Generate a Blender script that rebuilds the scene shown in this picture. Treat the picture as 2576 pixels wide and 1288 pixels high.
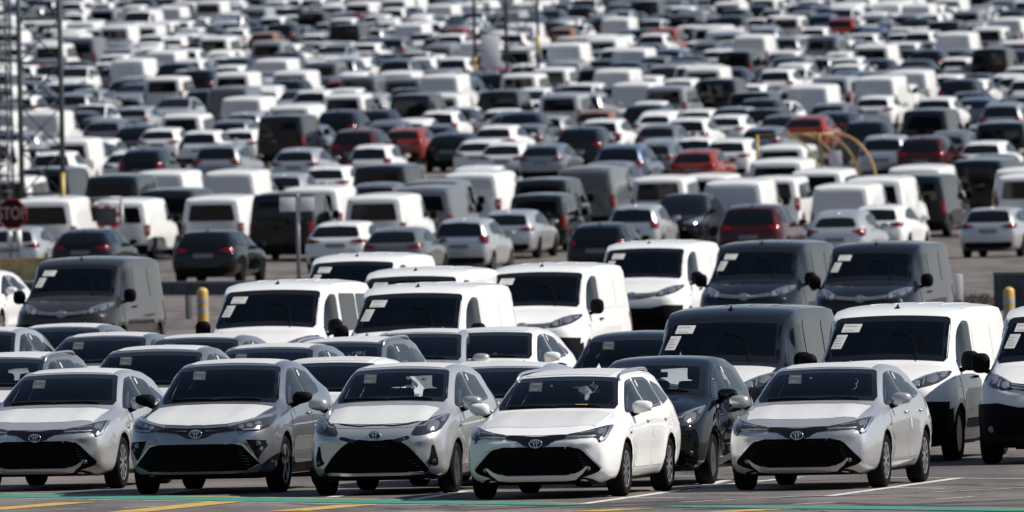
import bpy, bmesh, math, random
from mathutils import Vector, Matrix
from mathutils.bvhtree import BVHTree
from mathutils.geometry import delaunay_2d_cdt

for o in list(bpy.data.objects):
    bpy.data.objects.remove(o)
scn = bpy.context.scene
COL = scn.collection
R = math.radians
rnd = random.Random(11)

# ------------------------------------------------------------------ camera, sky, sun, exposure
FPX = 48000.0            # focal length in the pixels of a 2576-wide picture
CAM_H = 4.5
ROLL = R(1.2)
HORIZON = 270.0
cd = bpy.data.cameras.new('camera')
cam = bpy.data.objects.new('camera', cd)
COL.objects.link(cam)
cd.sensor_width = 36.0
cd.sensor_fit = 'HORIZONTAL'
cd.lens = 36.0 * FPX / 2576.0
cd.clip_start = 1.0
cd.clip_end = 6000.0
pitch = math.atan((644.0 - HORIZON) / FPX)
cam.matrix_world = Matrix.Translation((0, 0, CAM_H)) @ Matrix.Rotation(math.pi / 2 - pitch, 4, 'X') @ Matrix.Rotation(-ROLL, 4, 'Z')
cd.dof.use_dof = True
cd.dof.focus_distance = 224.0
cd.dof.aperture_fstop = 7.8
cd.dof.aperture_blades = 7
scn.camera = cam

SUN_EL, SUN_AZ = R(43), R(-5)      # azimuth measured from +X towards +Y
sd = Vector((math.cos(SUN_EL) * math.cos(SUN_AZ), math.cos(SUN_EL) * math.sin(SUN_AZ), math.sin(SUN_EL)))
sl = bpy.data.lights.new('sun', 'SUN')
sl.energy = 5.0
sl.angle = R(0.5)
sl.color = (1.0, 0.94, 0.86)
sun = bpy.data.objects.new('sun', sl)
COL.objects.link(sun)
sun.rotation_euler = sd.to_track_quat('Z', 'Y').to_euler()
w = bpy.data.worlds.new('World')
scn.world = w
w.use_nodes = True
nt = w.node_tree
sky = nt.nodes.new('ShaderNodeTexSky')
sky.sky_type = 'NISHITA'
sky.sun_disc = False
sky.sun_elevation = SUN_EL
sky.sun_rotation = R(90) - SUN_AZ
sky.air_density = 1.0
sky.dust_density = 0.6
sky.ozone_density = 2.0
_cool = nt.nodes.new('ShaderNodeMix')          # clear northern sky: a little bluer than the stock one
_cool.data_type = 'RGBA'
_cool.blend_type = 'MULTIPLY'
_cool.inputs['Factor'].default_value = 1.0
_cool.inputs['B'].default_value = (0.86, 0.98, 1.12, 1)
_sat = nt.nodes.new('ShaderNodeHueSaturation')
_sat.inputs['Saturation'].default_value = 0.84
nt.links.new(sky.outputs[0], _sat.inputs['Color'])
nt.links.new(_sat.outputs[0], _cool.inputs['A'])
# pale haze low over the port: brightest at the horizon, gone a third of the way up
_tcw = nt.nodes.new('ShaderNodeTexCoord')
_sep = nt.nodes.new('ShaderNodeSeparateXYZ')
nt.links.new(_tcw.outputs['Generated'], _sep.inputs[0])
_abs = nt.nodes.new('ShaderNodeMath'); _abs.operation = 'ABSOLUTE'
nt.links.new(_sep.outputs['Z'], _abs.inputs[0])
_inv = nt.nodes.new('ShaderNodeMath'); _inv.operation = 'SUBTRACT'; _inv.inputs[0].default_value = 1.0
nt.links.new(_abs.outputs[0], _inv.inputs[1])
_pow = nt.nodes.new('ShaderNodeMath'); _pow.operation = 'POWER'; _pow.inputs[1].default_value = 7.0
nt.links.new(_inv.outputs[0], _pow.inputs[0])
_hz = nt.nodes.new('ShaderNodeMix')
_hz.data_type = 'RGBA'
_hz.inputs['B'].default_value = (6.9, 7.1, 7.5, 1)
# and brighter on the sun's side than behind the photographer
_dot = nt.nodes.new('ShaderNodeVectorMath'); _dot.operation = 'DOT_PRODUCT'
_dot.inputs[1].default_value = (0.32, 0.24, 0.0)
nt.links.new(_tcw.outputs['Generated'], _dot.inputs[0])
_add = nt.nodes.new('ShaderNodeMath'); _add.operation = 'ADD'; _add.inputs[1].default_value = 0.74
nt.links.new(_dot.outputs['Value'], _add.inputs[0])
_mul = nt.nodes.new('ShaderNodeVectorMath'); _mul.operation = 'SCALE'
_mul.inputs[0].default_value = (6.9, 7.1, 7.5)
nt.links.new(_add.outputs[0], _mul.inputs['Scale'])
nt.links.new(_mul.outputs[0], _hz.inputs['B'])
nt.links.new(_pow.outputs[0], _hz.inputs['Factor'])
nt.links.new(_cool.outputs['Result'], _hz.inputs['A'])
nt.links.new(_hz.outputs['Result'], nt.nodes['Background'].inputs[0])
nt.nodes['Background'].inputs[1].default_value = 0.060
scn.view_settings.view_transform = 'Standard'
scn.view_settings.look = 'None'
scn.view_settings.gamma = 1.0
scn.view_settings.exposure = 0.25
scn.cycles.max_bounces = 8
scn.cycles.transparent_max_bounces = 10
scn.cycles.caustics_reflective = False
scn.cycles.caustics_refractive = False


# ------------------------------------------------------------------ picture <-> place
KINK = 555.0
def ground_z(d):
    if d <= KINK:
        return 0.0
    return 700.0 / FPX * (min(d, 1750.0) - KINK)

def unroll(x, y):
    u, v = x - 1288.0, y - 644.0
    c, s = math.cos(ROLL), math.sin(ROLL)
    return 1288.0 + u * c - v * s, 644.0 + u * s + v * c

def dist_for(yu, h):
    """distance of a point h above the ground that shows at unrolled height yu"""
    s = (yu - HORIZON) / (CAM_H - h)
    if s > 0 and FPX / s <= KINK:
        return FPX / s
    H2 = CAM_H + 700.0 / FPX * KINK
    s = (yu - HORIZON + 700.0) / (H2 - h)
    return FPX / s

def gp(x, y, h=0.0):
    """point h above the ground seen at picture position x, y"""
    xu, yu = unroll(x, y)
    d = dist_for(yu, h)
    return Vector(((xu - 1288.0) / FPX * d, d, ground_z(d) + h))

def project(p):
    d = p.y
    xu = 1288.0 + p.x / d * FPX
    yu = HORIZON + (CAM_H - p.z) / d * FPX
    u, v = xu - 1288.0, yu - 644.0
    c, s = math.cos(ROLL), math.sin(ROLL)
    return 1288.0 + u * c + v * s, 644.0 - u * s + v * c


# ------------------------------------------------------------------ materials
def mat(name, base=(0.5, 0.5, 0.5), rough=0.5, metal=0.0, spec=0.5, coat=0.0):
    m = bpy.data.materials.new(name)
    m.use_nodes = True
    b = m.node_tree.nodes['Principled BSDF']
    b.inputs['Base Color'].default_value = (*base, 1)
    b.inputs['Roughness'].default_value = rough
    b.inputs['Metallic'].default_value = metal
    b.inputs['Specular IOR Level'].default_value = spec
    b.inputs['Coat Weight'].default_value = coat
    b.inputs['Coat Roughness'].default_value = 0.022
    return m

def N(m, t, **kw):
    n = m.node_tree.nodes.new(t)
    for k, v in kw.items():
        setattr(n, k, v)
    return n

def L(m, a, b):
    m.node_tree.links.new(a, b)

def noise_bump(m, scale, strength, dist=0.01, detail=3.0, vec=None):
    b = m.node_tree.nodes['Principled BSDF']
    tc = N(m, 'ShaderNodeTexCoord')
    nz = N(m, 'ShaderNodeTexNoise')
    nz.inputs['Scale'].default_value = scale
    nz.inputs['Detail'].default_value = detail
    L(m, tc.outputs['Object'], nz.inputs['Vector'])
    bp = N(m, 'ShaderNodeBump')
    bp.inputs['Strength'].default_value = strength
    bp.inputs['Distance'].default_value = dist
    L(m, nz.outputs['Fac'], bp.inputs['Height'])
    L(m, bp.outputs['Normal'], b.inputs['Normal'])
    return nz

def vary(m, scale, c0, c1, lo=0.35, hi=0.65, detail=5.0, coord='Object'):
    b = m.node_tree.nodes['Principled BSDF']
    tc = N(m, 'ShaderNodeTexCoord')
    nz = N(m, 'ShaderNodeTexNoise')
    nz.inputs['Scale'].default_value = scale
    nz.inputs['Detail'].default_value = detail
    L(m, tc.outputs[coord], nz.inputs['Vector'])
    cr = N(m, 'ShaderNodeValToRGB')
    cr.color_ramp.elements[0].position = lo
    cr.color_ramp.elements[1].position = hi
    cr.color_ramp.elements[0].color = (*c0, 1)
    cr.color_ramp.elements[1].color = (*c1, 1)
    L(m, nz.outputs['Fac'], cr.inputs['Fac'])
    L(m, cr.outputs['Color'], b.inputs['Base Color'])
    return cr

# car paint: the colour sits on each object, its alpha says how metallic the paint is
PAINT = mat('car_paint', rough=0.3, spec=0.0, coat=1.0)
_b = PAINT.node_tree.nodes['Principled BSDF']
_oi = N(PAINT, 'ShaderNodeObjectInfo')
L(PAINT, _oi.outputs['Color'], _b.inputs['Base Color'])
L(PAINT, _oi.outputs['Alpha'], _b.inputs['Metallic'])
_tc = N(PAINT, 'ShaderNodeTexCoord')
_nz = N(PAINT, 'ShaderNodeTexNoise')
_nz.inputs['Scale'].default_value = 3.0
_nz.inputs['Detail'].default_value = 6.0
L(PAINT, _tc.outputs['Object'], _nz.inputs['Vector'])
_mr = N(PAINT, 'ShaderNodeMapRange')
_mr.inputs['From Min'].default_value = 0.3
_mr.inputs['From Max'].default_value = 0.7
_mr.inputs['To Min'].default_value = 0.27
_mr.inputs['To Max'].default_value = 0.33
L(PAINT, _nz.outputs['Fac'], _mr.inputs['Value'])
L(PAINT, _mr.outputs['Result'], _b.inputs['Roughness'])

FILM = mat('protective_film', (0.60, 0.605, 0.60), 0.35, 0, 0.35)
noise_bump(FILM, 5.0, 0.35, 0.02, 4.0)
BLACKPL = mat('black_plastic', (0.009, 0.009, 0.010), 0.5, 0, 0.04)
noise_bump(BLACKPL, 220.0, 0.15, 0.002)
GLOSSBLK = mat('gloss_black', (0.008, 0.008, 0.009), 0.12, 0, 0.5)
GRILLE = mat('grille_mesh', (0.004, 0.004, 0.0045), 0.6, 0, 0.04)
CHROME = mat('chrome', (0.72, 0.73, 0.75), 0.14, 1.0)
SATIN = mat('satin_silver', (0.55, 0.56, 0.58), 0.32, 0.8)
LAMPDK = mat('lamp_housing', (0.045, 0.047, 0.052), 0.12, 0.3, 0.6, 0.6)
LAMPBR = mat('lamp_reflector', (0.6, 0.62, 0.65), 0.18, 0.8)
LENS = mat('lamp_lens', (0.16, 0.17, 0.19), 0.08, 0.3, 0.6)
TAIL = mat('tail_lamp_red', (0.13, 0.006, 0.007), 0.15, 0, 0.4, 0.2)
AMBER = mat('indicator_amber', (0.6, 0.2, 0.02), 0.2, 0, 0.5)
TYRE = mat('tyre_rubber', (0.011, 0.011, 0.011), 0.8, 0, 0.03)
RIM = mat('wheel_rim', (0.5, 0.51, 0.53), 0.3, 0.75)
RIMDK = mat('steel_wheel', (0.05, 0.05, 0.053), 0.4, 0.3)
INTER = mat('cabin_trim', (0.026, 0.026, 0.028), 0.75, 0, 0.2)
SEAT = mat('seat_cloth', (0.06, 0.06, 0.064), 0.85, 0, 0.15)
WELL = mat('wheel_well', (0.006, 0.006, 0.006), 0.9, 0, 0.1)
DGLASS = mat('tinted_glass', (0.006, 0.007, 0.009), 0.04, 0, 0.5)
PAPER = mat('paper_sheet', (0.52, 0.52, 0.50), 0.7)
PRINT = mat('printed_ink', (0.42, 0.42, 0.44), 0.7)
PAPERY = mat('yellow_paper', (0.62, 0.42, 0.12), 0.7)
PLATE = mat('number_plate', (0.22, 0.22, 0.215), 0.5)
CHALK = mat('chalk_mark', (0.17, 0.17, 0.175), 0.8)

GLASS = bpy.data.materials.new('window_glass')
GLASS.use_nodes = True
_t = GLASS.node_tree
_t.nodes.clear()
_o = _t.nodes.new('ShaderNodeOutputMaterial')
_mx = _t.nodes.new('ShaderNodeMixShader')
_tr = _t.nodes.new('ShaderNodeBsdfTransparent')
_tr.inputs[0].default_value = (0.82, 0.85, 0.86, 1)
_gl = _t.nodes.new('ShaderNodeBsdfGlossy')
_gl.inputs['Roughness'].default_value = 0.02
_fr = _t.nodes.new('ShaderNodeFresnel')
_fr.inputs['IOR'].default_value = 1.55
_t.links.new(_fr.outputs[0], _mx.inputs[0])
_t.links.new(_tr.outputs[0], _mx.inputs[1])
_t.links.new(_gl.outputs[0], _mx.inputs[2])
_t.links.new(_mx.outputs[0], _o.inputs['Surface'])

YELLOW = mat('yellow_paint', (0.62, 0.36, 0.045), 0.45)
vary(YELLOW, 3.0, (0.42, 0.26, 0.06), (0.58, 0.38, 0.11))
BLOCKY = mat('barrier_yellow', (0.75, 0.52, 0.2), 0.8)
vary(BLOCKY, 2.2, (0.42, 0.25, 0.12), (0.85, 0.60, 0.22), .3, .55)
STEEL = mat('galvanised_steel', (0.24, 0.25, 0.27), 0.45, 0.6)
DKSTEEL = mat('weathered_steel', (0.085, 0.09, 0.098), 0.55, 0.2)
GREYP = mat('grey_reflective_band', (0.32, 0.33, 0.35), 0.4)
WHITEP = mat('white_panel', (0.74, 0.74, 0.73), 0.45)
CONC = mat('dark_concrete', (0.07, 0.07, 0.075), 0.85)
vary(CONC, 2.5, (0.045, 0.046, 0.052), (0.085, 0.085, 0.09))
CONCTOP = mat('concrete_cap', (0.16, 0.17, 0.18), 0.8)
SIGNRED = mat('sign_red', (0.035, 0.004, 0.006), 0.5, 0, 0.2)
SIGNLET = mat('sign_lettering', (0.50, 0.30, 0.30), 0.5)
REDP = mat('red_paint', (0.5, 0.03, 0.03), 0.4)
MIRROR = mat('traffic_mirror_face', (0.035, 0.038, 0.044), 0.2, 0.0)
RUST = mat('dead_weeds', (0.09, 0.065, 0.045), 0.95)
vary(RUST, 6.0, (0.06, 0.06, 0.06), (0.20, 0.14, 0.10), 0.4, 0.6)


# ------------------------------------------------------------------ mesh helpers
def link_mesh(name, me, parent=None, loc=None):
    o = bpy.data.objects.new(name, me)
    COL.objects.link(o)
    if parent is not None:
        o.parent = parent
    if loc is not None:
        o.location = loc
    return o

def from_bm(name, bm, mats, parent=None, smooth=True, loc=None, sharp=40):
    me = bpy.data.meshes.new(name)
    if smooth:
        for f in bm.faces:
            f.smooth = True
        lim = R(sharp)
        for e in bm.edges:
            if len(e.link_faces) == 2 and e.calc_face_angle(0.0) > lim:
                e.smooth = False
    bm.to_mesh(me)
    bm.free()
    for m in (mats if isinstance(mats, (list, tuple)) else [mats]):
        me.materials.append(m)
    return link_mesh(name, me, parent, loc)

def empty(name, loc=(0, 0, 0)):
    o = bpy.data.objects.new(name, None)
    o.empty_display_size = 0.3
    COL.objects.link(o)
    o.location = loc
    return o

def tag(o, label=None, cat=None, group=None, kind=None):
    if label:
        o['label'] = label
    if cat:
        o['category'] = cat
    if group:
        o['group'] = group
    if kind:
        o['kind'] = kind
    return o

def box(bm, cx, cy, cz, sx, sy, sz, bev=0.0, mi=0, rot=None):
    mtx = Matrix.Translation((cx, cy, cz))
    if rot is not None:
        mtx = mtx @ rot
    r = bmesh.ops.create_cube(bm, size=1.0, matrix=mtx @ Matrix.Diagonal((sx, sy, sz, 1)))
    vs = r['verts']
    fs = set(f for v in vs for f in v.link_faces)
    for f in fs:
        f.material_index = mi
    if bev > 0:
        es = list(set(e for v in vs for e in v.link_edges))
        bmesh.ops.bevel(bm, geom=es, offset=bev, segments=2, profile=0.6, affect='EDGES')

def tube(bm, pts, r, seg=8, mi=0, closed=False, caps=True):
    pts = [Vector(p) for p in pts]
    n = len(pts)
    rr = r if isinstance(r, (list, tuple)) else [r] * n
    rings = []
    up = Vector((0, 0, 1))
    prev = None
    for i, p in enumerate(pts):
        if closed:
            t = pts[(i + 1) % n] - pts[i - 1]
        else:
            t = pts[min(i + 1, n - 1)] - pts[max(i - 1, 0)]
        t.normalize()
        a = up if prev is None else prev
        if abs(t.dot(a)) > 0.98:
            a = Vector((1, 0, 0)) if abs(t.x) < 0.9 else Vector((0, 1, 0))
        u = (a - t * a.dot(t)).normalized()
        prev = u
        v = t.cross(u)
        rings.append([bm.verts.new(p + (u * math.cos(2 * math.pi * k / seg) + v * math.sin(2 * math.pi * k / seg)) * rr[i]) for k in range(seg)])
    m = n if closed else n - 1
    for i in range(m):
        a, b = rings[i], rings[(i + 1) % n]
        for k in range(seg):
            f = bm.faces.new((a[k], a[(k + 1) % seg], b[(k + 1) % seg], b[k]))
            f.material_index = mi
    if not closed and caps:
        for rg, rev in ((rings[0], True), (rings[-1], False)):
            f = bm.faces.new(list(reversed(rg)) if rev else rg)
            f.material_index = mi

def lathe(bm, prof, seg=24, axis='X', center=(0, 0, 0), mi=0):
    """prof = list of (along axis, radius)"""
    c = Vector(center)
    rings = []
    for a, r in prof:
        ring = []
        for k in range(seg):
            t = 2 * math.pi * k / seg
            if axis == 'X':
                p = Vector((a, r * math.cos(t), r * math.sin(t)))
            elif axis == 'Y':
                p = Vector((r * math.cos(t), a, r * math.sin(t)))
            else:
                p = Vector((r * math.cos(t), r * math.sin(t), a))
            ring.append(bm.verts.new(c + p))
        rings.append(ring)
    for i in range(len(rings) - 1):
        for k in range(seg):
            f = bm.faces.new((rings[i][k], rings[i][(k + 1) % seg], rings[i + 1][(k + 1) % seg], rings[i + 1][k]))
            f.material_index = mi
    for rg in (rings[0], rings[-1]):
        try:
            f = bm.faces.new(rg)
            f.material_index = mi
        except ValueError:
            pass
    bmesh.ops.recalc_face_normals(bm, faces=bm.faces[:])

def blob(bm, c, sx, sy, sz, seg=12, mi=0, power=1.0, rot=None):
    m = Matrix.Translation(c)
    if rot is not None:
        m = m @ rot
    r = bmesh.ops.create_uvsphere(bm, u_segments=seg, v_segments=max(6, seg // 2 + 2), radius=1.0, matrix=Matrix.Identity(4))
    for v in r['verts']:
        co = v.co
        if power != 1.0:
            co = Vector([math.copysign(abs(q) ** power, q) for q in co])
        v.co = m @ Vector((co.x * sx, co.y * sy, co.z * sz))
    for f in set(f for v in r['verts'] for f in v.link_faces):
        f.material_index = mi


# ------------------------------------------------------------------ body shell from station tables
def pchip(xs, ys, x):
    n = len(xs)
    if x <= xs[0]:
        return ys[0]
    if x >= xs[-1]:
        return ys[-1]
    i = 0
    while xs[i + 1] < x:
        i += 1
    def slope(j):
        return (ys[j + 1] - ys[j]) / (xs[j + 1] - xs[j])
    def tan(j):
        if j == 0:
            return slope(0)
        if j == n - 1:
            return slope(n - 2)
        a, b = slope(j - 1), slope(j)
        if a * b <= 0:
            return 0.0
        h0, h1 = xs[j] - xs[j - 1], xs[j + 1] - xs[j]
        w1, w2 = 2 * h1 + h0, h1 + 2 * h0
        return (w1 + w2) / (w1 / a + w2 / b)
    h = xs[i + 1] - xs[i]
    t = (x - xs[i]) / h
    m0, m1 = tan(i) * h, tan(i + 1) * h
    return (2 * t ** 3 - 3 * t * t + 1) * ys[i] + (t ** 3 - 2 * t * t + t) * m0 + (-2 * t ** 3 + 3 * t * t) * ys[i + 1] + (t ** 3 - t * t) * m1

class Shell:
    def __init__(self, rows):
        self.rows = rows
        self.ys = [r[0] for r in rows]
        self.cols = [[r[k] for r in rows] for k in range(1, 10)]
    def at(self, y):
        return [pchip(self.ys, c, y) for c in self.cols]
    def section(self, y, counts):
        zb, wb, wm, zm, ws, zs, wr, zr, zt = self.at(y)
        gx, gz = (ws + wr) / 2 + 0.012, (zs + zr) / 2
        P = [(0, zb), (wb * 0.86, zb), (wb, zb + 0.05), ((wb + wm) / 2 + 0.02, zb + 0.45 * (zm - zb)), (wm, zm), (ws, zs), (gx, gz), (wr, zr), (wr * 0.62, zr + 0.72 * (zt - zr)), (0, zt)]
        t = [0.0]
        for a, b in zip(P, P[1:]):
            t.append(t[-1] + max(1e-3, math.hypot(b[0] - a[0], b[1] - a[1])))
        xs, zs_ = [p[0] for p in P], [p[1] for p in P]
        out = []
        for i, c in enumerate(counts):
            for k in range(c):
                q = t[i] + (t[i + 1] - t[i]) * k / c
                out.append((pchip(t, xs, q), pchip(t, zs_, q)))
        out.append((0.0, zt))
        return out
    def build(self, nst, counts):
        bm = bmesh.new()
        y0, y1 = self.ys[0], self.ys[-1]
        # stations: the table's own rows plus even subdivision between them
        ys = []
        tot = y1 - y0
        for a, b in zip(self.ys, self.ys[1:]):
            k = max(1, round((b - a) / tot * nst))
            if nst > 40:
                k = max(k, 2)
            ys += [a + (b - a) * j / k for j in range(k)]
        ys.append(y1)
        rings = []
        for y in ys:
            half = self.section(y, counts)
            ring = [bm.verts.new((x, y, z)) for x, z in half]
            ring += [bm.verts.new((-x, y, z)) for x, z in reversed(half[1:-1])]
            rings.append(ring)
        n = len(rings[0])
        for a, b in zip(rings, rings[1:]):
            for k in range(n):
                bm.faces.new((a[k], a[(k + 1) % n], b[(k + 1) % n], b[k]))
        bm.faces.new(rings[0])
        bm.faces.new(list(reversed(rings[-1])))
        bmesh.ops.recalc_face_normals(bm, faces=bm.faces[:])
        return bm

def resample(poly, step, closed=True):
    out = []
    n = len(poly)
    for i in range(n if closed else n - 1):
        a, b = poly[i], poly[(i + 1) % n]
        d = math.hypot(b[0] - a[0], b[1] - a[1])
        k = max(1, math.ceil(d / step))
        for j in range(k):
            out.append((a[0] + (b[0] - a[0]) * j / k, a[1] + (b[1] - a[1]) * j / k))
    if not closed:
        out.append(poly[-1])
    return out

def chaikin(poly, it=1, closed=True, q=0.22):
    for _ in range(it):
        out = []
        n = len(poly)
        rng = range(n) if closed else range(n - 1)
        if not closed:
            out.append(poly[0])
        for i in rng:
            a, b = poly[i], poly[(i + 1) % n]
            d = math.hypot(b[0] - a[0], b[1] - a[1])
            f = min(q, 0.05 / max(d, 1e-6)) if d > 0.2 else q
            out.append((a[0] + (b[0] - a[0]) * f, a[1] + (b[1] - a[1]) * f))
            out.append((b[0] + (a[0] - b[0]) * f, b[1] + (a[1] - b[1]) * f))
        if not closed:
            out.append(poly[-1])
        poly = out
    return poly

def area2(p):
    return sum(p[i][0] * p[(i + 1) % len(p)][1] - p[(i + 1) % len(p)][0] * p[i][1] for i in range(len(p)))

def inset_poly(p, d):
    if area2(p) < 0:
        p = list(reversed(p))
    n = len(p)
    out = []
    for i in range(n):
        a, b, c = Vector(p[i - 1]), Vector(p[i]), Vector(p[(i + 1) % n])
        t1, t2 = (b - a), (c - b)
        if t1.length < 1e-9 or t2.length < 1e-9:
            out.append(tuple(b)); continue
        t1.normalize(); t2.normalize()
        n1, n2 = Vector((-t1.y, t1.x)), Vector((-t2.y, t2.x))
        m = n1 + n2
        k = m.length
        if k < 1e-6:
            out.append(tuple(b)); continue
        m /= k
        out.append(tuple(b + m * (d / max(0.5, k / 2))))
    return out

def ribbon_poly(line, wd):
    """outline of a band wd wide along an open polyline"""
    n = len(line)
    lft, rgt = [], []
    for i in range(n):
        a, b = Vector(line[max(i - 1, 0)]), Vector(line[min(i + 1, n - 1)])
        t = (b - a).normalized()
        nn = Vector((-t.y, t.x))
        h = wd / 2 if not isinstance(wd, (list, tuple)) else wd[i] / 2
        lft.append(tuple(Vector(line[i]) + nn * h))
        rgt.append(tuple(Vector(line[i]) - nn * h))
    return lft + list(reversed(rgt))

class Proj:
    def __init__(self, bm):
        self.bvh = BVHTree.FromBMesh(bm)
    def hit(self, axis, a, b):
        far = 6.0
        if axis == 'F':
            o, d = Vector((a, -far, b)), Vector((0, 1, 0))
        elif axis == 'R':
            o, d = Vector((a, far, b)), Vector((0, -1, 0))
        elif axis == 'S':
            o, d = Vector((far, a, b)), Vector((-1, 0, 0))
        elif axis == 'L':
            o, d = Vector((-far, a, b)), Vector((1, 0, 0))
        else:
            o, d = Vector((a, b, far)), Vector((0, 0, -1))
        p, nrm, idx, dist = self.bvh.ray_cast(o, d)
        if p is None:
            g = Vector((a, -2.0, b)) if axis == 'F' else Vector((a, 2.0, b)) if axis == 'R' else Vector((0.85, a, b)) if axis == 'S' else Vector((-0.85, a, b)) if axis == 'L' else Vector((a, b, 0.9))
            p, nrm, idx, dist = self.bvh.find_nearest(g)
        if nrm.dot(d) > 0:
            nrm = -nrm
        return p, nrm

def patch_bm(pr, poly, axis, off=0.004, step=0.05, rounds=1, bulge=0.0, skirt=None):
    if rounds:
        poly = chaikin(poly, rounds)
    poly = resample(poly, step)
    if area2(poly) < 0:
        poly = list(reversed(poly))
    n = len(poly)
    xs = [p[0] for p in poly]; ys = [p[1] for p in poly]
    pts = [Vector(p) for p in poly]
    def inside(x, y):
        c = False
        j = n - 1
        for i in range(n):
            if (ys[i] > y) != (ys[j] > y) and x < (xs[j] - xs[i]) * (y - ys[i]) / (ys[j] - ys[i]) + xs[i]:
                c = not c
            j = i
        return c
    def edge_d(x, y):
        return min((Vector((x, y)) - q).length for q in pts)
    gx = min(xs) + step / 2
    while gx < max(xs):
        gy = min(ys) + step / 2
        while gy < max(ys):
            if inside(gx, gy) and edge_d(gx, gy) > step * 0.45:
                pts.append(Vector((gx, gy)))
            gy += step
        gx += step
    vo, eo, fo = delaunay_2d_cdt(pts, [(i, (i + 1) % n) for i in range(n)], [], 1, 1e-6)[:3]
    bm = bmesh.new()
    vs = []
    for v in vo:
        p, nr = pr.hit(axis, v.x, v.y)
        h = off
        if bulge:
            h += bulge * min(1.0, min((v - q).length for q in pts[:n]) / 0.05)
        vs.append(bm.verts.new(p + nr * h))
    want = {'F': Vector((0, -1, 0)), 'R': Vector((0, 1, 0)), 'S': Vector((1, 0, 0)), 'L': Vector((-1, 0, 0)), 'T': Vector((0, 0, 1))}[axis]
    for f in fo:
        try:
            bm.faces.new([vs[i] for i in f])
        except ValueError:
            pass
    bm.normal_update()
    tot = sum((f.normal * f.calc_area() for f in bm.faces), Vector())
    if tot.dot(want) < 0:
        bmesh.ops.reverse_faces(bm, faces=bm.faces[:])
    bm.normal_update()
    sk = off + 0.004 if skirt is None else skirt
    be = [e for e in bm.edges if len(e.link_faces) == 1]
    if sk > 0 and be:
        nv = {}
        for e in be:
            for v in e.verts:
                if v not in nv:
                    nv[v] = bm.verts.new(v.co - v.normal * sk)
        for e in be:
            f0 = e.link_faces[0]
            a, b = e.verts
            lp = [l for l in f0.loops if l.edge == e][0]
            if lp.vert == a:
                a, b = b, a
            try:
                bm.faces.new((a, b, nv[b], nv[a]))
            except ValueError:
                pass
    loose = [v for v in bm.verts if not v.link_faces]
    if loose:
        bmesh.ops.delete(bm, geom=loose, context='VERTS')
    return bm

def ring_bm(pr, poly, axis, inset, off=0.005, step=0.05, rounds=1):
    poly = resample(chaikin(poly, rounds), step)
    if area2(poly) < 0:
        poly = list(reversed(poly))
    inn = inset_poly(poly, inset)
    bm = bmesh.new()
    A, B = [], []
    for o, i in zip(poly, inn):
        p, nr = pr.hit(axis, *o)
        A.append(bm.verts.new(p + nr * off))
        p, nr = pr.hit(axis, *i)
        B.append(bm.verts.new(p + nr * off))
    n = len(A)
    for k in range(n):
        bm.faces.new((A[k], A[(k + 1) % n], B[(k + 1) % n], B[k]))
    return bm

def prism_bm(poly, axis, a, b):
    """closed prism over the outline, from a to b along the projection axis"""
    if area2(poly) < 0:
        poly = list(reversed(poly))
    bm = bmesh.new()
    def P(u, v, t):
        if axis in 'FR':
            return (u, t, v)
        if axis in 'SL':
            return (t, u, v)
        return (u, v, t)
    A = [bm.verts.new(P(u, v, a)) for u, v in poly]
    B = [bm.verts.new(P(u, v, b)) for u, v in poly]
    n = len(A)
    for k in range(n):
        bm.faces.new((A[k], A[(k + 1) % n], B[(k + 1) % n], B[k]))
    bm.faces.new(A)
    bm.faces.new(B)
    bmesh.ops.recalc_face_normals(bm, faces=bm.faces[:])
    return bm

def boolean(obj, cutters):
    """subtract closed bmeshes (bm, material) from obj, one after another"""
    dels = []
    for bm, m in cutters:
        me = bpy.data.meshes.new('cutter')
        bm.to_mesh(me)
        bm.free()
        me.materials.append(m)
        c = bpy.data.objects.new('cutter', me)
        COL.objects.link(c)
        md = obj.modifiers.new('cut', 'BOOLEAN')
        md.operation = 'DIFFERENCE'
        md.solver = 'EXACT'
        md.material_mode = 'TRANSFER'
        md.object = c
        dels.append(c)
    dg = bpy.context.evaluated_depsgraph_get()
    dg.update()
    me = bpy.data.meshes.new_from_object(obj.evaluated_get(dg))
    obj.modifiers.clear()
    old = obj.data
    obj.data = me
    bpy.data.meshes.remove(old)
    for c in dels:
        m = c.data
        bpy.data.objects.remove(c)
        bpy.data.meshes.remove(m)
    bm = bmesh.new()
    bm.from_mesh(me)
    for f in bm.faces:
        f.smooth = True
    for e in bm.edges:
        if len(e.link_faces) == 2:
            a, b = e.link_faces
            if a.material_index != b.material_index or e.calc_face_angle(0.0) > R(38):
                e.smooth = False
    bm.to_mesh(me)
    bm.free()


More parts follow.
